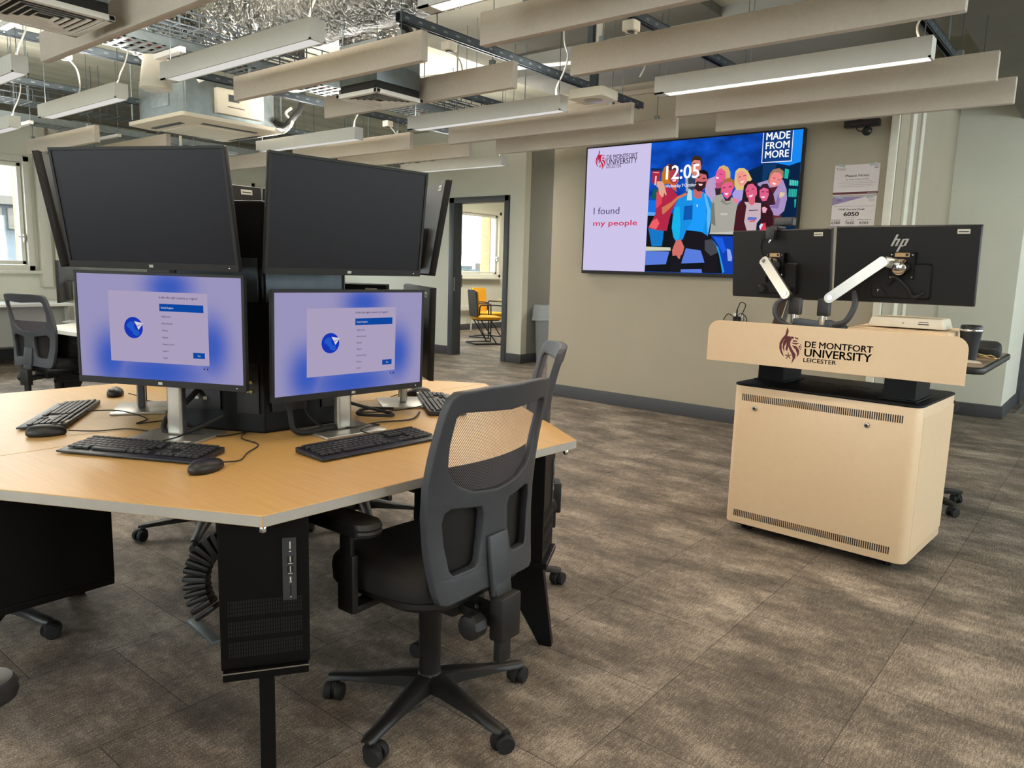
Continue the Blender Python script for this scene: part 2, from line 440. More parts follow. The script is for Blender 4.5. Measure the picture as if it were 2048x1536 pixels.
TV_POLY=[
('14171c',[(0.704,0.561),(1.631,0.539),(2.06134,0.451),(2.06134,0.036),(0.704,0.034)]),
('0c2444',[(1.754,0.942),(1.872,0.934),(1.969,0.909),(2.061,0.934),(2.06134,0.335),(1.723,0.336),(1.665,0.801),(1.617,0.883),(1.75,0.93)]),
('123a68',[(1.754,0.934),(1.872,0.929),(1.852,0.878),(1.805,0.857),(1.794,0.795),(1.757,0.797)]),
('20b8a0',[(1.939,0.888),(1.972,0.878),(1.97,0.806),(1.938,0.811)]),
('1c9c92',[(1.982,0.801),(2.058,0.782),(2.054,0.744),(1.982,0.755)]),
('158078',[(1.981,0.728),(2.052,0.721),(2.049,0.656),(1.982,0.663)]),
('70e0d0',[(1.989,0.793),(1.995,0.791),(1.995,0.751),(1.99,0.752)]),
('3cc0b0',[(1.986,0.724),(1.992,0.724),(1.994,0.662),(1.988,0.662)]),
('70e0d0',[(2.003,0.793),(2.009,0.79),(2.009,0.75),(2.003,0.751)]),
('3cc0b0',[(1.999,0.724),(2.006,0.723),(2.008,0.662),(2.002,0.662)]),
('70e0d0',[(2.016,0.792),(2.022,0.79),(2.023,0.749),(2.017,0.75)]),
('3cc0b0',[(2.013,0.723),(2.02,0.723),(2.022,0.661),(2.015,0.661)]),
('70e0d0',[(2.03,0.791),(2.036,0.789),(2.036,0.749),(2.031,0.75)]),
('3cc0b0',[(2.027,0.722),(2.033,0.722),(2.035,0.661),(2.029,0.661)]),
('70e0d0',[(2.044,0.791),(2.05,0.788),(2.05,0.748),(2.045,0.749)]),
('3cc0b0',[(2.041,0.722),(2.047,0.722),(2.049,0.66),(2.043,0.66)]),
('2aa89c',[(2.035,0.641),(2.051,0.641),(2.049,0.576),(2.041,0.576)]),
('1a70e0',[(0.704,0.679),(0.793,0.675),(0.776,0.541),(0.704,0.547)]),
('60a8f0',[(0.704,0.573),(0.785,0.567),(0.777,0.537),(0.704,0.54)]),
('142c60',[(0.714,0.964),(0.824,0.954),(0.821,0.928),(0.711,0.939)]),
('b02838',[(0.728,0.938),(0.81,0.933),(0.803,0.818),(0.73,0.83)]),
('e8b0b8',[(0.739,0.928),(0.796,0.923),(0.794,0.915),(0.738,0.92)]),
('e8c8d0',[(0.76,0.893),(0.776,0.892),(0.771,0.81),(0.756,0.811)]),
('126050',[(0.753,0.781),(0.786,0.779),(0.782,0.689),(0.732,0.69)]),
('cfd0b8',[(0.704,0.26),(0.954,0.254),(0.96,0.226),(0.704,0.222)]),
('5a7cdc',[(0.704,0.22),(0.946,0.217),(0.919,0.103),(0.704,0.09)]),
('5a7cdc',[(1.108,0.249),(1.25,0.232),(1.297,0.123),(1.07,0.112)]),
('5a7cdc',[(1.069,0.06),(1.271,0.067),(1.277,0.034),(1.072,0.034)]),
('5a7cdc',[(0.704,0.034),(0.884,0.034),(0.881,0.034),(0.704,0.034)]),
('30405c',[(1.061,0.864),(1.173,0.859),(1.155,0.718),(1.075,0.721)]),
('a0a8b8',[(1.061,0.856),(1.085,0.855),(1.1,0.741),(1.074,0.742)]),
('d88878',[(1.112,0.995),(1.13,1.01),(1.19,1.002),(1.205,0.952),(1.198,0.89),(1.163,0.859),(1.124,0.886),(1.112,0.937)]),
('3a2a20',[(1.109,0.97),(1.11,1.02),(1.132,1.043),(1.173,1.042),(1.207,1.013),(1.215,0.968),(1.203,0.952),(1.192,1),(1.134,1.008),(1.115,0.99)]),
('5a2a30',[(1.123,0.98),(1.15,0.981),(1.151,0.974),(1.123,0.973)]),
('b8a0c8',[(1.253,0.755),(1.275,0.837),(1.336,0.858),(1.395,0.79),(1.395,0.668),(1.32,0.645),(1.267,0.693)]),
('342838',[(1.346,0.76),(1.403,0.765),(1.406,0.696),(1.357,0.698)]),
('c05078',[(1.345,0.805),(1.402,0.81),(1.401,0.757),(1.357,0.755)]),
('d8b070',[(1.351,0.898),(1.375,0.937),(1.409,0.947),(1.45,0.929),(1.475,0.887),(1.478,0.843),(1.446,0.804),(1.421,0.846),(1.426,0.894),(1.389,0.924)]),
('e85c94',[(1.355,0.906),(1.389,0.924),(1.431,0.894),(1.439,0.845),(1.411,0.806),(1.358,0.8),(1.337,0.85)]),
('f8dce8',[(1.347,0.856),(1.377,0.848),(1.371,0.834),(1.349,0.839)]),
('802848',[(1.379,0.88),(1.406,0.871),(1.404,0.865),(1.379,0.874)]),
('a8a0e0',[(1.506,0.704),(1.537,0.751),(1.613,0.764),(1.609,0.66),(1.572,0.637),(1.517,0.671)]),
('e0c080',[(1.517,0.841),(1.522,0.893),(1.55,0.915),(1.593,0.912),(1.629,0.886),(1.67,0.817),(1.645,0.786),(1.633,0.731),(1.539,0.735),(1.517,0.784)]),
('f09890',[(1.532,0.872),(1.578,0.893),(1.622,0.863),(1.63,0.819),(1.604,0.772),(1.57,0.77),(1.542,0.807)]),
('f8e8e0',[(1.568,0.802),(1.603,0.81),(1.594,0.793),(1.577,0.792)]),
('904050',[(1.552,0.843),(1.573,0.846),(1.573,0.84),(1.552,0.836)]),
('904050',[(1.59,0.851),(1.615,0.856),(1.615,0.849),(1.591,0.845)]),
('683034',[(1.852,0.534),(1.933,0.532),(1.956,0.453),(1.926,0.375),(1.857,0.375)]),
('a890c0',[(1.721,0.783),(1.802,0.803),(1.931,0.8),(1.965,0.725),(1.976,0.647),(1.96,0.551),(1.915,0.513),(1.861,0.522),(1.786,0.595),(1.883,0.604),(1.817,0.712),(1.722,0.767)]),
('8870a8',[(1.883,0.604),(1.9,0.689),(1.92,0.649),(1.91,0.572),(1.807,0.582)]),
('582030',[(1.815,0.739),(1.895,0.751),(1.86,0.691),(1.886,0.611),(1.838,0.605)]),
('a07860',[(1.806,0.794),(1.818,0.856),(1.844,0.886),(1.891,0.895),(1.929,0.869),(1.933,0.819),(1.915,0.805),(1.878,0.865),(1.839,0.84),(1.821,0.77)]),
('f08888',[(1.821,0.813),(1.835,0.848),(1.857,0.866),(1.902,0.855),(1.925,0.82),(1.906,0.766),(1.855,0.743),(1.82,0.774)]),
('fff0f0',[(1.844,0.785),(1.881,0.771),(1.866,0.762),(1.847,0.771)]),
('803040',[(1.849,0.824),(1.868,0.817),(1.866,0.811),(1.848,0.818)]),
('803040',[(1.888,0.806),(1.909,0.803),(1.907,0.797),(1.888,0.8)]),
('dcc8a0',[(1.915,0.704),(1.956,0.695),(1.946,0.668),(1.911,0.657)]),
('381820',[(1.763,0.623),(1.825,0.613),(1.873,0.533),(1.886,0.375),(1.745,0.376),(1.773,0.496)]),
('38202c',[(1.737,0.683),(1.737,0.743),(1.763,0.773),(1.804,0.775),(1.827,0.739),(1.86,0.691),(1.866,0.612),(1.826,0.601),(1.754,0.631)]),
('e0608c',[(1.742,0.723),(1.774,0.745),(1.816,0.731),(1.824,0.684),(1.807,0.637),(1.774,0.635),(1.747,0.671)]),
('fce8f0',[(1.759,0.675),(1.796,0.673),(1.787,0.662),(1.768,0.662)]),
('602038',[(1.76,0.714),(1.784,0.713),(1.785,0.707),(1.76,0.708)]),
('602038',[(1.799,0.713),(1.817,0.71),(1.818,0.704),(1.799,0.706)]),
('e8a8c0',[(1.774,0.583),(1.794,0.59),(1.82,0.574),(1.807,0.539),(1.782,0.543)]),
('d83c50',[(1.789,0.456),(1.813,0.459),(1.824,0.4),(1.768,0.4)]),
('dfe4f8',[(1.762,0.432),(1.78,0.456),(1.794,0.444),(1.773,0.4)]),
('2c1c20',[(1.601,0.7),(1.604,0.768),(1.631,0.803),(1.673,0.805),(1.713,0.783),(1.733,0.735),(1.744,0.655),(1.736,0.6),(1.7,0.625),(1.625,0.619),(1.591,0.608)]),
('c8b0b8',[(1.615,0.636),(1.763,0.619),(1.769,0.496),(1.739,0.456),(1.737,0.376),(1.665,0.377),(1.627,0.478),(1.636,0.579)]),
('481c24',[(1.589,0.641),(1.615,0.64),(1.639,0.599),(1.629,0.458),(1.669,0.377),(1.534,0.398),(1.539,0.5),(1.55,0.589)]),
('d86878',[(1.651,0.663),(1.71,0.661),(1.709,0.621),(1.685,0.602),(1.658,0.622)]),
('e06088',[(1.62,0.732),(1.638,0.775),(1.679,0.781),(1.715,0.748),(1.724,0.696),(1.702,0.657),(1.669,0.646),(1.637,0.675)]),
('fff0f4',[(1.654,0.682),(1.691,0.693),(1.68,0.674),(1.663,0.671)]),
('602038',[(1.629,0.723),(1.652,0.728),(1.653,0.722),(1.631,0.716)]),
('602038',[(1.675,0.737),(1.695,0.744),(1.696,0.738),(1.676,0.731)]),
('6070c8',[(1.659,0.51),(1.735,0.505),(1.737,0.485),(1.657,0.482)]),
('d06070',[(1.682,0.481),(1.728,0.485),(1.721,0.469),(1.671,0.466)]),
('505870',[(1.663,0.566),(1.742,0.568),(1.743,0.56),(1.663,0.557)]),
('1878c8',[(0.718,0.428),(0.88,0.4),(0.869,0.264),(0.764,0.264),(0.738,0.361)]),
('b22a48',[(0.787,0.762),(0.868,0.797),(0.933,0.773),(0.995,0.711),(0.985,0.648),(0.947,0.576),(0.931,0.512),(0.91,0.4),(0.8,0.409),(0.718,0.432),(0.754,0.493),(0.785,0.558),(0.786,0.623)]),
('e04858',[(0.783,0.749),(0.839,0.73),(0.844,0.652),(0.797,0.601),(0.786,0.623)]),
('f06068',[(0.754,0.493),(0.803,0.514),(0.831,0.47),(0.8,0.414),(0.723,0.436)]),
('d06040',[(0.911,0.817),(0.974,0.814),(0.984,0.741),(0.943,0.768)]),
('c8741e',[(0.828,0.816),(0.827,0.911),(0.848,0.961),(0.89,0.988),(0.944,0.976),(0.984,0.944),(0.992,0.902),(0.996,0.834),(0.979,0.809),(0.911,0.817),(0.853,0.815)]),
('4a2a30',[(0.871,0.972),(0.9,0.987),(0.943,0.98),(0.979,0.949),(0.991,0.919),(0.903,0.928)]),
('b04050',[(0.903,0.932),(0.965,0.937),(0.989,0.902),(0.99,0.851),(0.974,0.814),(0.93,0.816),(0.904,0.847)]),
('f8e0e0',[(0.933,0.845),(0.974,0.852),(0.968,0.835),(0.944,0.832)]),
('d07858',[(0.855,0.552),(0.847,0.609),(0.941,0.658),(0.996,0.703),(1.079,0.733),(1.09,0.712),(1.007,0.681),(0.926,0.598),(0.865,0.548)]),
('e0a890',[(0.782,0.844),(0.831,0.842),(0.857,0.815),(0.888,0.719),(0.874,0.716),(0.862,0.742),(0.855,0.703),(0.841,0.7),(0.809,0.735),(0.8,0.783),(0.779,0.801)]),
('1440b0',[(1.337,0.358),(1.555,0.349),(1.58,0.034),(1.488,0.034),(1.441,0.171),(1.406,0.275)]),
('8ea4e8',[(1.493,0.246),(1.524,0.238),(1.547,0.172),(1.545,0.139),(1.51,0.142)]),
('1c5ce0',[(1.361,0.346),(1.446,0.337),(1.49,0.234),(1.461,0.204),(1.415,0.275)]),
('2a9ae8',[(1.338,0.337),(1.417,0.254),(1.486,0.046),(1.469,0.034),(1.426,0.191),(1.388,0.275)]),
('a8a69c',[(1.353,0.694),(1.414,0.708),(1.45,0.645),(1.508,0.676),(1.564,0.625),(1.552,0.561),(1.542,0.402),(1.554,0.369),(1.326,0.379),(1.334,0.463),(1.325,0.645)]),
('7c786c',[(1.326,0.629),(1.348,0.64),(1.367,0.504),(1.376,0.437),(1.329,0.463)]),
('c4c2b8',[(1.331,0.383),(1.548,0.39),(1.554,0.365),(1.322,0.371)]),
('8a867a',[(1.422,0.667),(1.46,0.629),(1.52,0.635),(1.461,0.612),(1.406,0.643)]),
('d4d2cc',[(1.413,0.548),(1.479,0.546),(1.479,0.541),(1.413,0.543)]),
('d4d2cc',[(1.414,0.536),(1.476,0.534),(1.476,0.529),(1.414,0.531)]),
('502028',[(1.418,0.716),(1.439,0.674),(1.466,0.661),(1.502,0.704),(1.493,0.648),(1.45,0.645)]),
('a8703c',[(1.401,0.708),(1.403,0.79),(1.435,0.833),(1.479,0.839),(1.52,0.808),(1.524,0.76),(1.504,0.737),(1.442,0.747)]),
('e8608c',[(1.413,0.781),(1.438,0.804),(1.499,0.805),(1.511,0.752),(1.498,0.696),(1.466,0.665),(1.433,0.687),(1.412,0.732)]),
('f4e4e8',[(1.436,0.715),(1.475,0.713),(1.463,0.694),(1.446,0.698)]),
('702038',[(1.419,0.76),(1.441,0.764),(1.441,0.755),(1.422,0.753)]),
('702038',[(1.471,0.766),(1.497,0.769),(1.498,0.76),(1.474,0.759)]),
('e88098',[(1.513,0.672),(1.562,0.658),(1.573,0.625),(1.547,0.626),(1.519,0.647)]),
('1c1a20',[(1.08,0.385),(1.261,0.405),(1.329,0.342),(1.388,0.275),(1.414,0.17),(1.417,0.034),(1.28,0.034),(1.3,0.114),(1.255,0.228),(1.103,0.248),(1.074,0.114),(1.072,0.034),(0.966,0.034),(0.971,0.208),(0.94,0.317),(0.961,0.36)]),
('484850',[(1.285,0.316),(1.339,0.325),(1.393,0.275),(1.411,0.212),(1.35,0.182),(1.291,0.232)]),
('1a90e4',[(1.007,0.681),(1.081,0.708),(1.105,0.762),(1.144,0.747),(1.242,0.731),(1.304,0.679),(1.326,0.629),(1.331,0.504),(1.32,0.404),(1.31,0.354),(1.243,0.392),(1.102,0.406),(1.074,0.325),(1.008,0.308),(0.982,0.338),(0.957,0.425),(0.961,0.511),(0.968,0.61)]),
('18b4e8',[(0.974,0.605),(1.021,0.617),(1.041,0.467),(1.04,0.338),(1.008,0.312),(0.976,0.36),(0.96,0.442)]),
('1058b0',[(1.068,0.615),(1.148,0.621),(1.152,0.499),(1.067,0.492)]),
('1e9cfc',[(1.134,0.748),(1.237,0.727),(1.272,0.63),(1.281,0.505),(1.262,0.388),(1.107,0.406),(1.157,0.495),(1.153,0.613)]),
('68b8f0',[(1.247,0.722),(1.271,0.701),(1.322,0.567),(1.325,0.463),(1.309,0.363),(1.29,0.505),(1.29,0.567)]),
('b8d8e0',[(1.093,0.737),(1.105,0.766),(1.13,0.744),(1.14,0.664),(1.089,0.665)]),
('c86868',[(1.147,0.76),(1.237,0.731),(1.222,0.682),(1.191,0.67),(1.157,0.693)]),
('c86a70',[(1.158,0.876),(1.193,0.895),(1.253,0.891),(1.274,0.853),(1.265,0.788),(1.24,0.748),(1.195,0.745),(1.16,0.78)]),
('3a2024',[(1.158,0.805),(1.18,0.825),(1.226,0.814),(1.262,0.821),(1.257,0.772),(1.227,0.74),(1.191,0.737),(1.156,0.768)]),
('f0d8d8',[(1.19,0.804),(1.232,0.798),(1.224,0.784),(1.201,0.785)]),
('181418',[(1.171,0.884),(1.187,0.916),(1.232,0.921),(1.27,0.899),(1.282,0.861),(1.275,0.829),(1.258,0.875),(1.207,0.89)]),
('401a24',[(1.177,0.862),(1.204,0.865),(1.205,0.857),(1.178,0.852)]),
('401a24',[(1.224,0.848),(1.256,0.848),(1.256,0.84),(1.227,0.84)]),
('d8e8f8',[(1.185,0.625),(1.199,0.624),(1.196,0.603),(1.189,0.604)]),
('d07068',[(1.008,0.312),(1.055,0.325),(1.093,0.257),(1.086,0.218),(1.074,0.188),(1.065,0.187),(1.057,0.153),(1.043,0.153),(1.022,0.183),(0.983,0.178),(0.975,0.226),(0.991,0.273)]),
('143f80',[(1.741,1.183),(1.984,1.183),(1.985,0.945),(1.743,0.946)]),
('f0f4ff',[(1.738,1.183),(1.744,1.183),(1.746,0.946),(1.74,0.947)]),
('f0f4ff',[(1.981,1.183),(1.987,1.183),(1.988,0.942),(1.982,0.942)]),
('f0f4ff',[(1.739,0.949),(1.987,0.948),(1.988,0.941),(1.74,0.943)]),
]
TV_TEXT=[('12:05', 'ffffff', 0.872, 0.855, 0.319, 0.117), ('Wednesday 9 October', 'f0f0ff', 0.87, 0.783, 0.3, 0.028), ('I found', '44406c', 0.114, 0.564, 0.288, 0.07), ('my people', 'd02c50', 0.116, 0.456, 0.483, 0.054), ('DE MONTFORT', '241838', 0.235, 1.072, 0.333, 0.039), ('UNIVERSITY', '1c1030', 0.236, 1.021, 0.331, 0.05), ('LEICESTER', '342848', 0.233, 0.99, 0.165, 0.029), ('MADE', 'ffffff', 1.768, 1.123, 0.192, 0.057), ('FROM', 'ffffff', 1.768, 1.051, 0.193, 0.054), ('MORE', 'ffffff', 1.768, 0.98, 0.193, 0.056)]
LOGO=[[(0.179,1.000),(0.221,0.883),(0.199,0.768),(0.114,0.633),(0.060,0.499),(0.071,0.370),(0.122,0.244),(0.153,0.166),(0.065,0.255),(0.001,0.396),(0.000,0.542),(0.062,0.677),(0.142,0.780),(0.158,0.878)],[(0.185,0.743),(0.249,0.748),(0.327,0.674),(0.293,0.607),(0.293,0.503),(0.368,0.380),(0.465,0.260),(0.458,0.163),(0.360,0.000),(0.392,0.149),(0.363,0.251),(0.279,0.388),(0.244,0.466),(0.228,0.327),(0.175,0.379),(0.199,0.575),(0.137,0.457),(0.150,0.304),(0.091,0.420),(0.095,0.566),(0.145,0.684)],[(0.333,0.506),(0.470,0.486),(0.550,0.381),(0.551,0.269),(0.488,0.182),(0.503,0.280),(0.454,0.388)],[(0.258,0.736),(0.360,0.744),(0.384,0.690),(0.331,0.679)],[(0.393,0.739),(0.490,0.711),(0.509,0.673),(0.412,0.697)],[(0.353,0.644),(0.464,0.645),(0.483,0.607),(0.364,0.605)],[(0.343,0.579),(0.548,0.580),(0.458,0.533),(0.362,0.541)],[(0.567,0.550),(0.590,0.552),(0.593,0.512),(0.570,0.510)],[(0.523,0.506),(0.562,0.510),(0.565,0.478),(0.526,0.475)],[(0.571,0.495),(0.603,0.489),(0.606,0.458),(0.571,0.459)],[(0.527,0.459),(0.562,0.462),(0.564,0.430),(0.530,0.427)],[(0.573,0.439),(0.595,0.433),(0.596,0.393),(0.572,0.399)],[(0.253,0.210),(0.246,0.292),(0.257,0.302),(0.270,0.295),(0.277,0.212)],[(0.265,0.219),(0.341,0.252),(0.354,0.244),(0.350,0.230),(0.274,0.197)],[(0.278,0.211),(0.332,0.148),(0.328,0.134),(0.313,0.132),(0.260,0.195)],[(0.273,0.196),(0.231,0.124),(0.216,0.123),(0.210,0.137),(0.253,0.208)],[(0.258,0.195),(0.178,0.213),(0.172,0.227),(0.183,0.237),(0.264,0.219)]]
# ------------------------------------------------------------------ room shell
ZC = 3.27          # underside of the slab
XW = -10.8         # inner face of the window wall
def bx(a, b): return MB().span(a, b)
struct('floor', bx((-11.2, -3.7, -.12), (3.5, 14.3, 0)), M_carpet, smooth=0)
struct('ceiling', bx((-11.2, -3.7, ZC), (3.5, 14.3, ZC + .15)), M_concrete, smooth=0)
FILL_WIN_RIGHT = [(1.2, 2.6), (3.4, 5.2), (5.9, 7.8), (8.6, 10.6)]  # unseen right-hand windows, suggested by side light, more added for fill daylight
mb = MB(); mb.span((3.3, -3.7, 0), (3.45, 14.3, .95)); mb.span((3.3, -3.7, 2.45), (3.45, 14.3, ZC))
ys = [-3.7] + [y for w in FILL_WIN_RIGHT for y in w] + [14.3]
for i in range(0, len(ys), 2): mb.span((3.3, ys[i], .95), (3.45, ys[i + 1], 2.45))
struct('wall_right', mb, M_wallpaint, smooth=0)
for i, (p, q) in enumerate(FILL_WIN_RIGHT):
    f = MB()
    for (u, v) in (((p, .95), (p + .06, 2.45)), ((q - .06, .95), (q, 2.45)), ((p, .95), (q, 1.01)), ((p, 2.39), (q, 2.45)), (((p + q) / 2 - .03, .95), ((p + q) / 2 + .03, 2.45))): f.span((3.31, u[0], u[1]), (3.42, v[0], v[1]))
    fo = struct('window_%d' % (i + 11), f, M_winframe, bevel=.004)
    MB().box((3.37, (p + q) / 2, 1.7), (.01, q - p - .1, 1.4)).build('window_pane', M_glass, fo, smooth=0)
FILL_WIN_BACK = [(-7.6, -6.0), (-4.4, -2.4), (-1.0, 1.0)]  # unseen windows added behind the camera as fill daylight
mb = MB(); mb.span((-11.0, -3.65, 0), (3.3, -3.5, .9)); mb.span((-11.0, -3.65, 2.5), (3.3, -3.5, ZC))
xs = [-11.0] + [x for w in FILL_WIN_BACK for x in w] + [3.3]
for i in range(0, len(xs), 2): mb.span((xs[i], -3.65, .9), (xs[i + 1], -3.5, 2.5))
struct('wall_back', mb, M_wallpaint, smooth=0)
for i, (p, q) in enumerate(FILL_WIN_BACK):
    f = MB()
    for (u, v) in (((p, .9), (p + .06, 2.5)), ((q - .06, .9), (q, 2.5)), ((p, .9), (q, .96)), ((p, 2.44), (q, 2.5)), (((p + q) / 2 - .03, .9), ((p + q) / 2 + .03, 2.5))): f.span((u[0], -3.62, u[1]), (v[0], -3.51, v[1]))
    fo = struct('window_%d' % (i + 21), f, M_winframe, bevel=.004)
    MB().box(((p + q) / 2, -3.57, 1.7), (q - p - .1, .01, 1.5)).build('window_pane', M_glass, fo, smooth=0)
struct('wall_screen', bx((-4.66, 6.32, 0), (-1.47, 9.6, ZC)), M_warmwall, smooth=0)
struct('wall_alcove', bx((-1.47, 8.53, 0), (-.84, 12.2, ZC)), M_wallpaint, smooth=0)
struct('wall_far', bx((-11.0, 14.1, 0), (3.3, 14.25, ZC)), M_wallpaint, smooth=0)
struct('wall_corridor', bx((-6.60, 8.27, 0), (-6.48, 14.1, ZC)), M_greywall, smooth=0)
# wall with the open door into the meeting room
DX0, DX1, DZ = -7.79, -6.80, 2.225
mb = MB()
mb.span((XW, 8.15, 0), (DX0, 8.27, ZC)); mb.span((DX1, 8.15, 0), (-6.48, 8.27, ZC)); mb.span((DX0, 8.15, DZ), (DX1, 8.27, ZC))
struct('wall_middle', mb, M_wallpaint, smooth=0)
# window wall
WIN = [(-2.6, -1.0), (.0, 1.55), (2.15, 3.62), (5.05, 6.75), (6.95, 7.95), (9.15, 10.6), (11.2, 12.72)]
WZ0, WZ1 = 1.10, 2.50
mb = MB()
mb.span((-11.05, -3.7, 0), (XW, 14.2, WZ0)); mb.span((-11.05, -3.7, WZ1), (XW, 14.2, ZC))
ys = [-3.7] + [y for w in WIN for y in w] + [14.2]
for i in range(0, len(ys), 2): mb.span((-11.05, ys[i], WZ0), (XW, ys[i + 1], WZ1))
struct('wall_left', mb, M_wallpaint, smooth=0)
mb = MB()
for i in range(0, len(ys), 2): mb.span((-11.32, ys[i] + (.10 if i else 0), WZ0 - .6), (-11.05, ys[i + 1] + (.0 if i + 1 < len(ys) - 1 else 0), WZ1 + .3))
for i in range(0, len(ys), 2): mb.span((-11.32, ys[i] - (.02 if i else 0), WZ0 - .6), (-11.05, ys[i] + .11, WZ1 + .3))
struct('wall_outer', mb, mat('reveal_brick', 'b48a66', .9, noise=.12, nscale=14), smooth=0)
for i, (a, b) in enumerate(WIN):
    f = MB()
    fw = .07
    for (p, q) in (((a, WZ0), (a + fw, WZ1)), ((b - fw, WZ0), (b, WZ1)), ((a, WZ0), (b, WZ0 + fw)), ((a, WZ1 - fw), (b, WZ1))):
        f.span((-10.95, p[0], p[1]), (-10.74, q[0], q[1]))
    fo = struct('window_%d' % (i + 1), f, M_winframe, bevel=.006)
    g = MB(); fi = .045; a2, b2, c2, d2 = a + fw + .01, b - fw - .01, WZ0 + fw + .01, WZ1 - fw - .01
    for (p, q) in (((a2, c2), (a2 + fi, d2)), ((b2 - fi, c2), (b2, d2)), ((a2, c2), (b2, c2 + fi)), ((a2, d2 - fi), (b2, d2))):
        g.span((-10.92, p[0], p[1]), (-10.80, q[0], q[1]))
    g.build('window_sash', M_winframe, fo, bevel=.004)
    MB().box((-10.86, (a + b) / 2, (WZ0 + WZ1) / 2), (.012, b - a - .2, WZ1 - WZ0 - .2)).build('window_pane', M_glass, fo, smooth=0)
    h = MB(); h.box((-10.77, b2 - .02, 1.5), (.05, .02, .10)); h.box((-10.74, b2 - .05, 1.52), (.02, .09, .02)); h.build('window_handle', M_silver, fo, bevel=.003)
    MB().span((-10.84, a - .05, WZ0 - .035), (-10.66, b + .05, WZ0 + .002)).build('window_sill', M_winframe, fo, bevel=.006)
struct('trim_1', MB().span((XW, 3.68, .9), (-10.70, 3.80, ZC)).span((XW, 3.86, 0), (-10.74, 3.98, ZC)), M_winframe, bevel=.004)
struct('wall_pier', bx((XW, 4.06, 0), (-10.45, 4.95, ZC)), M_greywall, smooth=0)
# skirting boards
def skirt(name, a, b): struct(name, bx(a, b), M_skirt, bevel=.004)
skirt('baseboard_screen', (-4.66, 6.30, 0), (-1.45, 6.32, .125))
skirt('baseboard_screen_side', (-1.47, 6.32, 0), (-1.45, 8.53, .125))
skirt('baseboard_alcove', (-1.45, 8.51, 0), (-.82, 8.53, .125))
skirt('baseboard_alcove_side', (-.84, 8.53, 0), (-.82, 12.2, .125))
mb = MB().span((XW, 8.13, 0), (-7.87, 8.15, .125)).span((-6.74, 8.13, 0), (-6.46, 8.15, .125))
struct('baseboard_middle', mb, M_skirt, bevel=.004)
skirt('baseboard_corridor', (-6.48, 8.15, 0), (-6.46, 14.1, .125))
skirt('baseboard_left', (XW, -3.5, 0), (XW + .02, 4.06, .125))
skirt('baseboard_meeting', (XW, 8.27, 0), (XW + .02, 14.1, .125))
# door frame and the leaf folded back inside the meeting room
mb = MB()
for x0, x1 in ((-7.87, -7.77), (-6.82, -6.74)): mb.span((x0, 8.12, 0), (x1, 8.30, 2.30))
mb.span((-7.87, 8.12, DZ - .005), (-6.74, 8.30, 2.30))
d = struct('door_1', mb, M_frame, bevel=.006)
ml = MB(); ml.span((-.045, .0, .01), (0, .93, 2.2)); ml.xf(Matrix.Translation((-7.775, 8.305, 0)) @ Matrix.Rotation(R(62), 4, 'Z')); ml.build('door_leaf', M_frame, d, bevel=.004)
h = MB(); h.box((-7.764, 8.305, 1.10), (.012, .012, .18)); h.box((-7.764, 8.302, 1.10), (.014, .016, .04)); h.build('door_handle', M_silver, d)
MB().span((-7.772, 8.135, .95), (-7.766, 8.16, 1.15)).build('strike_plate', M_silver, d)
d = struct('door_2', MB().span((-.845, 9.75, 0), (-.80, 9.85, 2.3)).span((-.845, 10.75, 0), (-.80, 10.85, 2.3)).span((-.845, 9.75, 2.2), (-.80, 10.85, 2.3)), M_frame, bevel=.005)
MB().span((-.84, 9.85, .01), (-.815, 10.75, 2.2)).build('door_leaf', M_frame, d, bevel=.003)
# pale boxed-in riser edge beside the screen wall
struct('trim_2', MB().span((-1.53, 6.285, 0), (-1.475, 6.32, ZC)), M_winframe, bevel=.004)
struct('trim_3', MB().span((-1.47, 6.60, 0), (-1.448, 6.72, ZC)).span((-1.47, 6.95, 0), (-1.455, 7.05, ZC)), M_winframe, bevel=.004)
# thin metal floor strip at the right edge
struct('trim_4', MB().span((-.76, 8.9, 0), (-.73, 10.9, .006)), M_silver)
# downstand beams, plus a painted shade strip and a dark slab patch
struct('wall_top_shade', bx((XW, -3.5, 2.98), (-10.35, 8.15, ZC)), M_beam_and_shade, smooth=0)  # dark strip standing in for shade on the wall above the windows
struct('beam_2', bx((-.95, -3.5, 2.80), (-.40, 14.1, ZC)), M_beam_and_shade, smooth=0)
struct('slab_dark_patch', bx((-5.0, 3.3, 3.2), (-2.6, 8.1, ZC)), M_beam_and_shade, smooth=0)  # thin dark sheet added to tone down the over-bright uplit slab
struct('beam_3', bx((-4.66, 5.55, 3.02), (-1.0, 6.31, ZC)), M_greywall, smooth=0)
# slim conduit rail along the top of the screen wall
struct('trim_5', MB().span((-4.6, 6.28, 2.915), (-1.5, 6.32, 2.955)), M_warmwall, bevel=.004)

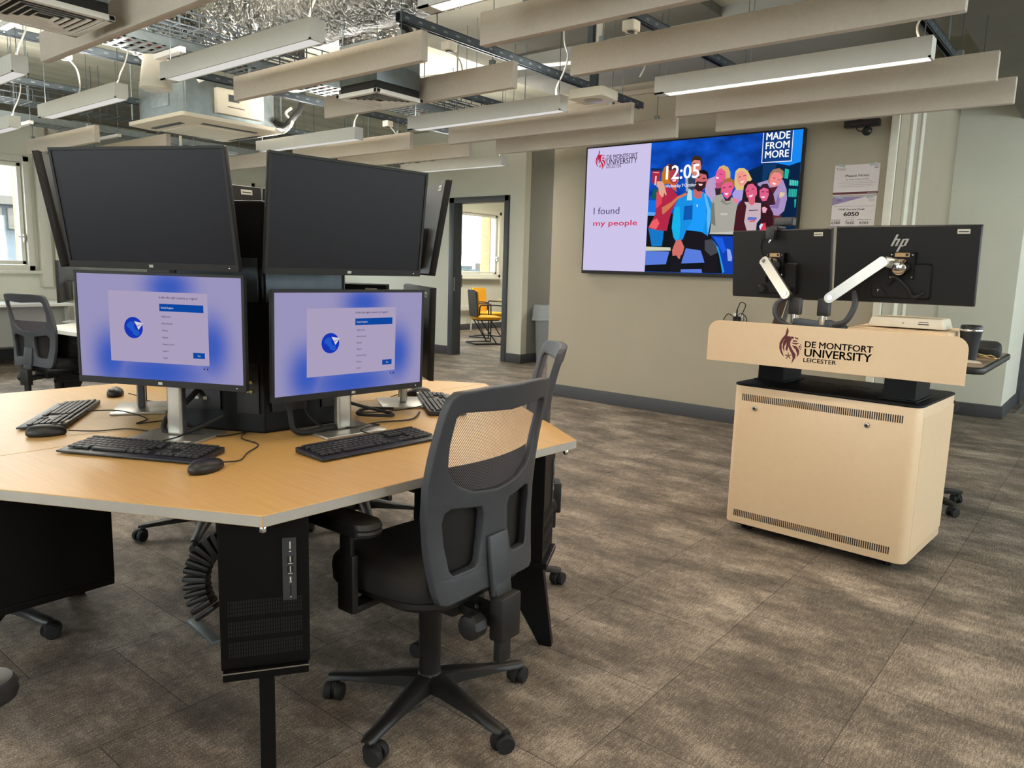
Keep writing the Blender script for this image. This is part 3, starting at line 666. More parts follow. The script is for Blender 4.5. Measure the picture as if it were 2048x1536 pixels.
# ------------------------------------------------------------------ outside the windows
def facade(name, label, x, y0, y1, z0, z1, colr, roof):
    t = thing(name, label, 'building', (x, (y0 + y1) / 2, 0))
    m_ = (y0 + y1) / 2
    MB().prism([(0, z1 - .75), (0, z0), (7, z0), (7, z1 - 2.6)], y0 - m_, y1 - m_, fn=lambda x, z, y: (x, y, z)).build('lean_to_roof', M_broof, t, smooth=0)
    w = MB().span((-4, y0 - (y0 + y1) / 2, z0), (0, y1 - (y0 + y1) / 2, z1)); w.build('wall', colr, t, smooth=0)
    r = MB().span((-4.2, y0 - (y0 + y1) / 2 - .2, z1), (.2, y1 - (y0 + y1) / 2 + .2, z1 + .25)); r.build('parapet', roof, t, smooth=0)
    n = int((y1 - y0) / .6)
    wl = MB()
    for k in range(n):
        yy = y0 - (y0 + y1) / 2 + .1 + k * .6
        wl.span((0, yy, z1 - .7), (.06, yy + .45, z1 - .1))
    wl.build('louvre_band', M_blouv, t, smooth=0)
    q = MB(); q.span((-2.5, -1.5, z1), (-1.5, -.2, z1 + .6)); q.build('roof_plant', roof, t, smooth=0)
    MB().span((-2.4, 1.2, z1), (-1.9, 1.6, z1 + .9)).build('chimney', colr, t, smooth=0)
    return t
M_bbrick = mat('pale_brick', (.075, .062, .05), .9, noise=.15, nscale=6)
M_broof = mat('grey_roofing', (.045, .052, .055), .9, noise=.15, nscale=3)
M_blouv = mat('pale_louvres', (.09, .08, .065), .8, noise=.1, nscale=5)
facade('office_block', 'pale low building with louvred top storey seen through the left window', -26, -4, 12, -12, 2.75, M_broof, M_blouv)
facade('brick_building', 'small brick building with grey roof seen through the meeting room window', -52, 52, 66, -14, .9, M_bbrick, M_broof)
M_leaf = mat('tree_leaf', (.05, .065, .05), .9, noise=.3, nscale=3)
def tree(x, y, z, r, label):
    t = thing('tree', label, 'tree', (x, y, -13), group='trees beyond the meeting room window')
    MB().tube([(0, 0, 0), (.1, 0, 6), (.2, .1, 13 + z)], [.3, .25, .15], 8).build('trunk', mat('bark', (.04, .035, .03), .9), t)
    mb = MB()
    rr = random.Random(int(x * 7 + y * 13))
    for k in range(420):
        a, e, q = rr.uniform(0, 2 * PI), rr.uniform(-1, 1), r * rr.uniform(.55, 1.0) ** .5
        p = Vector((q * math.cos(a) * math.sqrt(1 - e * e), q * math.sin(a) * math.sqrt(1 - e * e), q * .8 * e + 13 + z))
        s = rr.uniform(.25, .5); u = Vector((rr.uniform(-1, 1), rr.uniform(-1, 1), rr.uniform(-1, 1))).normalized(); w = u.orthogonal().normalized()
        mb.poly([p - u * s, p + w * s * .6, p + u * s, p - w * s * .6])
    mb.build('crown', M_leaf, t, smooth=0, flip=False)
tree(-36, 37.5, -.3, 2.0, 'rounded leafy tree seen in the lower left of the meeting room window')
tree(-34, 41.0, -.6, 1.8, 'leafy tree seen in the middle of the meeting room window')
tree(-38, 46.5, -.1, 2.0, 'leafy tree next to the brick edge seen through the meeting room window')
struct('ground_outside', bx((-90, -60, -14.2), (-11.5, 90, -14)), mat('town_ground', (.06, .065, .06), .9, noise=.2, nscale=.3), smooth=0)

# ------------------------------------------------------------------ ceiling services
def lamp_light(parent, x, y, z, L, warm, boost=1.0):
    ld = bpy.data.lights.new('lamp_glow', 'AREA'); ld.shape = 'RECTANGLE'; ld.size = L; ld.size_y = .06
    ld.energy = (POWER_WARM if warm else POWER_NEUTRAL) * boost
    ld.color = LAMP_WARM if warm else LAMP_NEUTRAL
    lo = bpy.data.objects.new('lamp_glow', ld); COL.objects.link(lo); lo.parent = parent; lo.location = (x, y, z)
    up = ld.copy(); up.energy = ld.energy * UP_SHARE[bool(warm)]
    uo = bpy.data.objects.new('lamp_uplight', up); COL.objects.link(uo); uo.parent = parent; uo.location = (x, y, z + .105); uo.rotation_euler = (PI, 0, 0)
BZ = 2.30
M_flex = mat('grey_flex', 'a6a49c', .6)
def baffle(x0, x1, y, label, group, thick=.045, h=.145, zb=BZ):
    t = thing('acoustic_baffle', label, 'ceiling baffle', ((x0 + x1) / 2, y, zb), group=group)
    w = (x1 - x0)
    MB().box((0, 0, h / 2), (w, thick, h)).build('panel', M_baffle, t, bevel=.006)
    c = MB()
    for s in (-1, 1):
        MB().tube([(s * w * .40, 0, h), (s * w * .40, 0, ZC - zb)], .0022, 5).build('hanger_wire', M_galvd, t)
        MB().box((s * w * .40, 0, h + .012), (.03, .03, .03)).build('hanger_clip', M_galv, t, bevel=.003)
    return t
M_diff_hi = glow('lamp_diffuser_warm', (1.0, .93, .84), 2.2)
M_diff = glow('lamp_diffuser', (1.0, .97, .93), .72)
def lamp(x0, x1, y, label, warm=False, zb=BZ, group='linear ceiling lamps', cable=True, boost=1.0):
    t = thing('linear_lamp', label, 'ceiling lamp', ((x0 + x1) / 2, y, zb), group=group)
    w, h, dp = x1 - x0, .095, .085
    b = MB(); b.span((-w / 2, -dp / 2, .008), (w / 2, dp / 2, h)); b.span((-w / 2, -dp / 2, 0), (w / 2, -dp / 2 + .008, .008)); b.span((-w / 2, dp / 2 - .008, 0), (w / 2, dp / 2, .008))
    b.span((-w / 2, -dp / 2, 0), (-w / 2 + .06, dp / 2, .008)); b.span((w / 2 - .01, -dp / 2, 0), (w / 2, dp / 2, .008))
    b.build('housing', M_lampbody, t, smooth=0)
    MB().span((-w / 2 + .06, -dp / 2 + .009, .002), (w / 2 - .011, dp / 2 - .009, .007)).build('diffuser', M_diff_hi if warm else M_diff, t, smooth=0)
    for s in (-1, 1): MB().tube([(s * w * .47, 0, h), (s * w * .47, 0, ZC - zb)], .0024, 5).build('hanger_wire', M_galvd, t)
    if cable: MB().tube(smooth_path([(w * .455, .0, h), (w * .44, .03, h + .07), (w * .46, .06, h + .16), (w * .475, .07, h + .26), (w * .45, .07, h + .40), (w * .46, .07, ZC - zb)], 6), .005, 6).build('power_cable', M_flex, t)
    lamp_light(t, 0, 0, -.004, w - .1, warm, boost)
    return t
# right-hand group above the lectern
g = 'acoustic baffles above the lectern'
baffle(-2.43, .10, 2.71, 'big pale baffle nearest the camera, cut by the top edge, right half', g)
baffle(-2.39, -.60, 3.37, 'long pale baffle just behind the topmost one, above the lit lamp', g)
lamp(-2.224, -.824, 3.985, 'brightly lit linear lamp hanging above the lectern', True, boost=1.8)
baffle(-2.41, -.644, 4.58, 'pale baffle hanging right behind the brightly lit lamp', g)
baffle(-2.41, -.633, 5.19, 'pale baffle closest to the top of the wall display, lowest on the right', g)
# middle group
g = 'acoustic baffles between the duct and the display'
baffle(-4.56, -2.60, 1.645, 'pale baffle running up beside the square diffuser in the top left corner', g)
lamp(-4.40, -3.0, 2.22, 'linear lamp hanging below the foil duct')
baffle(-4.53, -2.83, 2.73, 'pale baffle in front of the ceiling cassette, right of the foil duct lamp', g)
baffle(-4.50, -2.80, 3.40, 'pale baffle passing behind the square duct diffuser', g)
lamp(-4.32, -2.92, 4.04, 'thin linear lamp with the small white sensor box hanging just beside its right end')
baffle(-4.50, -2.773, 4.64, 'pale baffle whose right end passes under the white sensor box', g)
baffle(-4.50, -2.744, 5.24, 'pale baffle overlapping the top left corner of the wall display', g)
# far group
g = 'acoustic baffles over the far side of the desk'
lamp(-6.3, -4.93, 1.65, 'linear lamp cut by the left edge of the photo below the corner diffuser')
lamp(-6.40, -5.12, 2.28, 'linear lamp left of the ceiling cassette, under the strut rail')
lamp(-6.40, -4.98, 4.08, 'linear lamp right of the ceiling cassette, above the black monitors')
baffle(-6.70, -4.98, 4.66, 'pale baffle behind the lamp beside the ceiling cassette', g)
baffle(-6.70, -4.80, 5.22, 'pale baffle in front of the wall above the open door, nearer one', g)
lamp(-6.35, -4.90, 5.82, 'short linear lamp hanging in front of the wall above the open door')
g = 'acoustic baffles near the window wall'
lamp(-8.45, -7.06, 2.30, 'linear lamp at the left edge, above the left window')
baffle(-8.85, -7.20, 2.98, 'pale baffle above the edge-on black monitor at the left', g)
baffle(-8.85, -7.06, 3.55, 'pale baffle below the ceiling cassette, behind the left black monitor', g)
baffle(-8.85, -7.06, 4.70, 'pale baffle seen in the gap between the two black monitors', g)
# first lamp shows at the top edge; the others are unseen, added for light
for x0, y in ((-2.3, 2.22), (-2.3, .42), (-.1, .42), (-.1, -1.4), (-2.3, -1.4), (1.3, 2.2)):
    lamp(x0, x0 + 1.4, y, 'linear lamp over the near part of the room at x %s' % 'abcdef'[[(-2.3, 2.22), (-2.3, .42), (-.1, .42), (-.1, -1.4), (-2.3, -1.4), (1.3, 2.2)].index((x0, y))], True, cable=False)
lamp(-9.6, -8.2, 10.2, 'added fill lamp on the meeting room ceiling, out of the photo', False, 2.75, cable=False, boost=2.2)  # unseen lamp added to brighten the meeting room
lamp(-9.6, -8.2, 12.0, 'added fill lamp deeper in the meeting room, out of the photo', False, 2.75, cable=False, boost=2.2)  # second unseen lamp added for meeting room brightness
lamp(-6.2, -4.9, 10.5, 'added fill lamp in the corridor behind the screen wall, out of the photo', False, 2.75, cable=False, boost=3.5)  # unseen lamp added to brighten the corridor wall
bpy.context.view_layer.update()
_n = 0
NEAR = ['linear lamp at the top edge, right of the foil duct', 'added linear lamp over the near chair, out of the photo', 'added linear lamp straight above the camera position', 'added linear lamp behind the camera, right one', 'added linear lamp behind the camera, left one', 'added linear lamp at the right-hand side beyond the beam, out of the photo']
for o in [o for o in bpy.data.objects if o.get('label', '').startswith('linear lamp over the near part')]:
    o['label'] = NEAR[_n]; _n += 1

# strut rails that carry the baffles
def rail(x, y0, y1, label, z=2.62):
    t = thing('strut_rail', label, 'ceiling rail', (x, (y0 + y1) / 2, z), group='strut rails under the slab')
    L = y1 - y0; m = MB()
    m.span((-.021, -L / 2, 0), (-.018, L / 2, .05)); m.span((.018, -L / 2, 0), (.021, L / 2, .05)); m.span((-.021, -L / 2, .047), (.021, L / 2, .05))
    m.span((-.021, -L / 2, 0), (-.012, L / 2, .003)); m.span((.012, -L / 2, 0), (.021, L / 2, .003))
    k = int(L / .1)
    for i in range(k):
        y = -L / 2 + .05 + i * .1
        m.box((.0215, y, .025), (.001, .03, .012), 1)
        m.box((-.0215, y, .025), (.001, .03, .012), 1)
    m.build('channel', [M_galvd, M_galv], t, smooth=0)
    n = max(2, int(L / 1.5))
    for i in range(n):
        y = -L / 2 + .3 + i * (L - .6) / max(1, n - 1)
        MB().tube([(0, y, .05), (0, y, ZC - z)], .004, 6).build('threaded_rod', M_galv, t)
rail(-1.0, 2.5, 5.5, 'strut rail over the right end of the lectern baffles')
rail(-2.2, 2.4, 5.5, 'strut rail over the left end of the lectern baffles')
rail(-3.27, 2.95, 5.6, 'long strut rail crossing right of the duct diffuser')
rail(-4.25, 3.3, 5.6, 'strut rail just behind the square duct diffuser')
rail(-5.50, -.5, 6.0, 'long strut rail passing in front of the ceiling cassette')
rail(-6.80, .5, 6.0, 'strut rail left of the ceiling cassette', 2.60)
rail(-8.75, 1.0, 5.0, 'strut rail closest to the window wall', 2.60)

# cable trays and wire baskets
def tray(x, y0, y1, z, w, label, red=True):
    t = thing('cable_tray', label, 'cable tray', (x, (y0 + y1) / 2, z), group='cable trays')
    L = y1 - y0; m = MB()
    for s in (-1, 1): m.span((s * w / 2 - .004, -L / 2, 0), (s * w / 2 + .004, L / 2, .06))
    k = int(L / .06)
    for i in range(k): m.box((0, -L / 2 + .03 + i * .06, .004), (w, .028, .005))
    for s in (-.3, 0, .3): m.box((s * w, 0, .004), (.012, L, .006))
    m.build('tray_bed', M_galv, t, smooth=0)
    for i in range(int(L / .8)):
        MB().box((0, -L / 2 + .4 + i * .8, -.018), (w + .14, .04, .03)).build('support_bracket', M_white, t, smooth=0)
    for i in range(int(L / .8)):
        for s in (-1, 1): MB().tube([(s * (w / 2 + .05), -L / 2 + .4 + i * .8, -.05), (s * (w / 2 + .05), -L / 2 + .4 + i * .8, ZC - z)], .004, 5).build('threaded_rod', M_galv, t)
    if red:
        rr = random.Random(int(x * 10))
        for q in range(3):
            p = [(-w * .3 + q * .07 + rr.uniform(-.01, .01), -L / 2 + i * L / 14, .02 + rr.uniform(0, .008)) for i in range(15)]
            MB().tube(smooth_path(p, 3), .010, 6).build('cable', M_red if q == 1 else M_blackm, t)
    return t
def basket(x, y0, y1, z, w, h, label):
    t = thing('wire_basket', label, 'wire basket tray', (x, (y0 + y1) / 2, z), group='wire basket trays')
    L = y1 - y0; m = MB()
    for (xx, zz) in ((-w / 2, 0), (-w / 4, 0), (0, 0), (w / 4, 0), (w / 2, 0), (-w / 2, h / 2), (w / 2, h / 2), (-w / 2, h), (w / 2, h)):
        m.box((xx, 0, zz), (.006, L, .006))
    for i in range(int(L / .12)):
        y = -L / 2 + .06 + i * .12
        m.box((0, y, 0), (w, .005, .005)); m.box((-w / 2, y, h / 2), (.005, .005, h)); m.box((w / 2, y, h / 2), (.005, .005, h))
    m.build('basket_wires', M_galvd, t, smooth=0)
    for i in range(int(L / 1.2)):
        for s in (-1, 1): MB().tube([(s * w / 2, -L / 2 + .5 + i * 1.2, 0), (s * w / 2, -L / 2 + .5 + i * 1.2, ZC - z)], .004, 5).build('threaded_rod', M_galv, t)
tray(-4.78, 1.2, 5.8, 2.56, .30, 'perforated cable tray with red cable running under the foil duct')
basket(-4.40, 1.2, 5.4, 2.59, .30, .075, 'wire basket tray above the red cable tray, below the foil duct')
tray(-8.40, .8, 7.5, 2.55, .30, 'perforated cable tray along the window side, over the left window', False)
basket(-7.50, .8, 7.5, 2.58, .30, .10, 'wire basket tray beside the window side cable tray')

# air conditioning cassette
t = thing('ceiling_cassette', 'large white ceiling cassette air conditioner hanging above the black monitors', 'air conditioner', (-6.38, 3.56, 2.42))
s = .94
pts = rrect(s, s, .03, 4)
m = MB(); m.loft([[(x, y, 0.03) for x, y in pts], [(x, y, 0.0) for x, y in pts], [(x * .78, y * .78, -.022) for x, y in pts], [(x * .70, y * .70, -.022) for x, y in pts]], cap=True)
m.build('grille_panel', M_cream, t, smooth=30)
m = MB()
for k in range(4):
    a = PI / 2 * k; M = Matrix.Rotation(a, 4, 'Z'); st = len(m.v)
    m.box((0, -.355, -.020), (.50, .045, .012)); m.xf(M, st)
m.build('air_slot', M_char, t, bevel=.004)
m = MB()
m.box((0, 0, -.026), (.54, .54, .012))
for k in range(16): m.box((0, -.25 + k * .033, -.033), (.5, .006, .003))
m.build('intake_grille', M_cream, t, bevel=.003)
m = MB(); m.box((0, 0, .20), (.80, .80, .34)); m.build('body', M_galv, t, bevel=.01)
m = MB(); m.box((.43, .05, .17), (.06, .42, .20)); m.box((.46, -.02, .20), (.01, .10, .06), 1); m.box((.461, .0, .13), (.005, .16, .012), 1); m.build('control_box', [M_cream, M_char], t, bevel=.008)
m = MB(); m.box((-.02, -.402, .22), (.30, .01, .20)); m.build('side_plate', M_galv, t, bevel=.004)
for i, (dx, dy) in enumerate(((-.44, -.44), (.44, -.44), (.44, .44), (-.44, .44))): MB().tube([(dx, dy, .05), (dx, dy, .85)], .007, 6).build('threaded_rod', M_galv, t)
MB().tube(smooth_path([(.42, .40, .10), (.50, .44, .06), (.55, .50, .14), (.52, .60, .26), (.5, .62, .45), (.5, .62, .84)], 6), .028, 10).build('insulated_pipe', M_rubber, t)
MB().tube(smooth_path([(.44, .36, .04), (.52, .40, -.01), (.56, .47, .08), (.50, .45, .16), (.48, .52, .22)], 6), .012, 8).build('drain_hose', M_white, t)
MB().tube([(.41, -.30, .30), (.47, -.25, .33), (.47, .42, .33), (.41, .46, .33)], .022, 10).build('white_pipe', M_white, t)

# conical white speaker
t = thing('pendant_speaker', 'white conical pendant speaker hanging left of the ceiling cassette', 'speaker', (-4.95, 2.42, 2.36))
MB().lathe((0, 0, 0), [(.085, 0), (.095, .005), (.09, .06), (.07, .20), (.05, .215)], 28).build('housing', M_cream, t, smooth=40)
MB().lathe((0, 0, -.002), [(.0, -.001), (.08, -.001), (.08, .004)], 28, cap=False).build('speaker_grille', M_white, t)
MB().tube([(0, 0, .21), (0, 0, .9)], .004, 6).build('hanger_wire', M_galvd, t)

# square air diffusers hanging on short duct boxes
def diffuser(name, label, x, y, z, s, boxh):
    t = thing(name, label, 'air diffuser', (x, y, z), group='square air diffusers')
    m = MB(); h = s / 2
    for (a, b) in (((-h, -h), (h, -h + .03)), ((-h, h - .03), (h, h)), ((-h, -h), (-h + .03, h)), ((h - .03, -h), (h, h))): m.span((a[0], a[1], 0), (b[0], b[1], .025))
    m.build('rim', M_white, t, bevel=.004)
    for k in range(5):
        q = h - .035 - k * (h - .05) / 5; d = .022
        ring = lambda r, zz: [(-r, -r, zz), (r, -r, zz), (r, r, zz), (-r, r, zz)]
        d = (h - .05) / 5 * .48
        MB().loft([ring(q, .002), ring(q - .003, .002), ring(q - d, .008), ring(q - d + .003, .010), ring(q, .002)], cap=False).build('vane', M_white, t, smooth=0)
    MB().span((-h + .02, -h + .02, .016), (h - .02, h - .02, .07)).build('dark_throat', M_rubber, t, smooth=0)
    MB().span((-h + .015, -h + .015, .071), (h - .015, h - .015, boxh)).build('duct_box', M_galv, t, bevel=.004)
    for sx in (-1, 1):
        for sy in (-1, 1): MB().tube([(sx * (h - .03), sy * (h - .03), boxh), (sx * (h - .03), sy * (h - .03), ZC - z)], .004, 5).build('hanger_rod', M_galv, t)
    return t
diffuser('air_diffuser', 'square white air diffuser on a galvanised box, below the middle baffles', -3.66, 3.16, 2.28, .37, .30)
diffuser('air_diffuser', 'square white air diffuser in the top left corner of the photo', -3.72, 1.35, 2.30, .41, .55)

# foil wrapped duct with its collapsed elbow
rr = random.Random(5)
t = thing('foil_duct', 'crinkled silver foil duct crossing the top of the photo', 'air duct', (-4.12, 3.08, 2.88))
def foil(path, r, n=26, amp=.016):
    m = MB(); P = smooth_path(path, 14); m.tube(P, r, n)
    m.v = [(x + rr.uniform(-amp, amp) * .4, y + rr.uniform(-amp, amp), z + rr.uniform(-amp, amp)) for x, y, z in m.v]
    return m
foil([(-.45, 0, 0), (0, 0, 0), (.5, 0, 0), (1.0, 0, 0), (1.12, 0, 0)], .20, 30, .008).build('duct_run', M_foil, t, smooth=80)
foil([(-.40, 0, 0), (-.75, -.02, .02), (-1.05, -.12, .0), (-1.2, -.30, -.06), (-1.15, -.62, -.02), (-.95, -.90, .06)], .205, 24, .03).build('elbow', M_foil, t, smooth=80)
foil([(.0, .20, -.10), (.05, .42, -.16), (.0, .62, -.05)], .10, 18, .012).build('branch', M_foil, t, smooth=80)
MB().lathe((.02, .62, -.05), [(.10, 0), (.115, .01), (.115, .05), (.08, .06)], 20, axis='y').build('flexible_collar', M_rubber, t)
MB().lathe((-1.06, -.62, .10), [(.06, 0), (.075, .01), (.075, .06), (.05, .07)], 20, axis='z').build('grommet', M_rubber, t)
MB().tube([(-.9, -.15, .24), (.2, -.05, .28)], .025, 8).build('support_bar', M_galvd, t)
for x in (-.5, .6): MB().tube([(x, 0, .19), (x, 0, ZC - 2.88)], .005, 6).build('threaded_rod', M_galv, t)

# small devices and conduits
t = thing('sensor_box', 'flat white sensor box under the strut rail, left above the display', 'ceiling sensor', (-2.66, 3.98, 2.325), R(2))
m = MB(); m.prism(rrect(.24, .20, .02), 0, .055); m.build('housing', M_cream, t, bevel=.006)
MB().lathe((0, 0, -.012), [(.03, 0), (.055, .006), (.06, .013)], 22).build('sensor_lens', M_silver, t)
MB().span((-.025, -.012, .055), (.025, .012, .30)).build('drop_bracket', M_galvd, t)
t = thing('drop_post', 'pair of flat strips, dark and pale, dropping to the white sensor box', 'ceiling bracket', (-2.66, 3.965, 2.62))
MB().span((-.05, 0, 0), (-.012, .03, ZC - 2.62)).build('dark_strip', M_galvd, t); MB().span((.012, 0, 0), (.045, .03, ZC - 2.62)).build('pale_strip', M_lampbody, t)
def conduit(name, label, pts, r=.014):
    t = thing(name, label, 'conduit', pts[0]); o = Vector(pts[0])
    MB().tube([Vector(p) - o for p in pts], r, 10).build('pipe', M_white, t)
    a, b = Vector(pts[0]) - o, Vector(pts[-1]) - o
    for k in (.3, .7):
        c = a.lerp(b, k); MB().tube([c, c + Vector((0, 0, ZC - (c + o).z))], .004, 5).build('hanger_rod', M_galv, t)
        MB().lathe(c, [(r + .006, -.01), (r + .006, .01)], 12, axis='x').build('pipe_clip', M_white, t)
    return t
conduit('conduit', 'white conduit pipe above the baffles behind the square diffuser', [(-6.3, 4.05, 2.80), (-3.2, 4.75, 2.80)])
conduit('conduit', 'white conduit pipe just below the slab right of the foil duct', [(-3.5, 4.3, 3.18), (-2.2, 4.1, 3.18)])
c = conduit('conduit', 'white conduit pipe with a round box, top edge above the lectern', [(-2.02, 3.52, 3.0), (-.6, 3.45, 3.0)], .018)
MB().lathe((0, 0, -.03), [(.045, 0), (.05, .01), (.05, .06), (.03, .07)], 20).build('junction_box', M_white, c)
def small_sensor(label, x, y, z):
    t = thing('junction_box', label, 'junction box', (x, y, z), group='small junction boxes on the rails')
    m = MB(); m.prism(rrect(.075, .075, .012), 0, .05); m.build('housing', M_cream, t, bevel=.004)
    MB().lathe((0, 0, -.006), [(.018, 0), (.022, .007)], 14).build('cap', M_char, t)
    MB().tube(smooth_path([(.0, .02, .01), (.05, .05, -.06), (.06, .06, -.16), (.03, .06, -.22)], 5), .005, 6).build('cable', M_white, t)
small_sensor('small white junction box with a looped cable near the left edge of the ceiling', -5.50, 2.10, 2.555)
small_sensor('small white junction box with a cable left of the middle baffle group', -5.45, 4.80, 2.555)
small_sensor('small white junction box on the long rail right of the duct diffuser', -3.27, 3.35, 2.555)
small_sensor('small white junction box hanging on the rail at the top of the lectern baffles', -2.2, 3.62, 2.555)
t = thing('projector', 'white projector box seen between the two black monitors below the ceiling', 'projector', (-7.9, 4.10, 2.28))
m = MB(); m.prism(rrect(.34, .26, .03), 0, .10); m.build('housing', M_white, t, bevel=.008); MB().lathe((.0, -.131, .05), [(.03, -.01), (.035, .0)], 16, axis='y').build('lens', M_dark_screen, t); MB().tube([(0, 0, .1), (0, 0, .98)], .015, 8).build('drop_pole', M_white, t)
# ------------------------------------------------------------------ six-sided desk
DT = .74
HC = Vector((-2.40, 1.53))           # middle of the desk
CORN = [(-1.437, .903), (-1.377, 2.049), (-2.40, 2.75), (-3.45, 2.19), (-3.50, 1.00), (-2.40, .40)]
PC2 = Vector((-2.41, 1.535))
def pod_pt(k, off, side=0.0):
    """point at a distance from the column along the outward direction of side k, side 0 faces +x"""
    a = R(-3 + 60 * k); n = Vector((math.cos(a), math.sin(a))); q = Vector((-n.y, n.x))
    return PC2 + n * off + q * side, R(87 + 60 * k)
desk = thing('six_sided_desk', 'beech topped six-sided desk carrying the monitors in the foreground', 'desk', (HC.x, HC.y, 0))
loc2 = [(x - HC.x, y - HC.y) for x, y in CORN]
def half(ids): return [loc2[i] for i in ids]
gap = .0015
for nm, ids, dx in (('worktop', (0, 1, 2, 5), gap), ('worktop', (2, 3, 4, 5), -gap)):
    p = [(x + (dx if i in (2, 5) else 0), y) for i, (x, y) in zip(ids, half(ids))]
    m = MB(); m.prism(p, DT - .028, DT); m.m = [0 if i in (0, 1) else 1 for i in range(len(m.m))]
    m.build(nm, [M_wood, M_edge], desk, bevel=.0015, seg=1, smooth=0)
# tapered plate leg under every corner, joined by a beam to the middle
for i, (x, y) in enumerate(loc2):
    a = math.atan2(y, x); rr_ = math.hypot(x, y)
    m = MB()
    poly = [(rr_ - .30, .312), (rr_ - .10, .312), (rr_ - .055, 0), (rr_ - .10, 0), (rr_ - .25, .26)] if i != 3 else [(rr_ - .50, .706), (rr_ - .10, .706), (rr_ - .10, .30), (rr_ - .055, 0), (rr_ - .10, 0), (rr_ - .24, .30), (rr_ - .28, .52), (rr_ - .50, .62)]
    m.prism(poly, -.018, .018, fn=lambda u, z, w: (u, w, z)); m.xf(Matrix.Rotation(a, 4, 'Z'))
    m.build('leg', M_blackm, desk, bevel=.003, smooth=0)
    m = MB(); m.bar((.12, 0, .68), (rr_ - .545, 0, .68), .05, .04); m.xf(Matrix.Rotation(a, 4, 'Z')); m.build('support_beam', M_blackm, desk, smooth=0)
    m = MB(); m.lathe((0, 0, DT - .032), [(.006, 0), (.009, -.006), (.009, -.016), (.004, -.022)], 14); m.xf(Matrix.Translation((x - .035 * math.cos(a), y - .035 * math.sin(a), 0))); m.build('connector_cam', M_chrome, desk)
# cable riser chain below the column
RISER = smooth_path([(x - HC.x, y - HC.y, z) for x, y, z in [(-2.06, 1.157, 0.447), (-2.09, 1.127, 0.423), (-2.105, 1.108, 0.389), (-2.11, 1.096, 0.346), (-2.103, 1.093, 0.304), (-2.088, 1.098, 0.265), (-2.065, 1.11, 0.229)]], 2)
for k in range(len(RISER) - 1):
    p, q = RISER[k], RISER[k + 1]
    MB().bar(p.lerp(q, .08), p.lerp(q, .90), .075, .050, 0, (.63, -.777, 0)).build('riser_link', M_char if k == 6 else M_black, desk, bevel=.008)
MB().bar((-2.50 - HC.x, 1.27 - HC.y, .006), (-2.28 - HC.x, 1.25 - HC.y, .006), .035, .012).build('riser_foot', M_galv, desk, bevel=.002)
MB().tube(smooth_path([RISER[0], (-2.16 - HC.x, 1.22 - HC.y, .62), (-2.3 - HC.x, 1.35 - HC.y, .712)], 6), .02, 8).build('riser_tail', M_rubber, desk)

# ------------------------------------------------------------------ column in the middle of the desk
colm = thing('equipment_column', 'black six-sided equipment column standing in the middle of the desk', 'column', (PC2.x, PC2.y, DT))
RC = .31
hexp = [(RC * math.cos(R(-33 + 60 * k)), RC * math.sin(R(-33 + 60 * k))) for k in range(6)]
m = MB(); m.prism(hexp, .0, .75); m.build('housing', M_blackm, colm, bevel=.006, smooth=0)
for k in range(6):
    a = R(-3 + 60 * k); M = Matrix.Rotation(a, 4, 'Z'); ap = RC * math.cos(R(30))
    m = MB(); m.box((ap + .004, 0, .50), (.008, .29, .14)); m.xf(M); m.build('cover_panel', M_galvd, colm, bevel=.003)
    m = MB(); m.box((ap + .004, -.065, .105), (.008, .13, .07), 0); m.box((ap + .009, -.085, .108), (.003, .016, .012), 1); m.box((ap + .009, -.055, .108), (.003, .016, .012), 1)
    m.box((ap + .003, .10, .15), (.006, .08, .17), 0)
    for zz in (.17, .14):
        for yy in (.085, .115): m.lathe((ap + .006, yy, zz), [(.007, 0), (.007, .006), (.003, .009)], 10, 2, 'x')
        m.box((ap + .008, .10, zz), (.004, .014, .012), 2)
    m.xf(M); m.build('socket_plate', [M_black, M_label, M_gold], colm, bevel=.001, smooth=30)

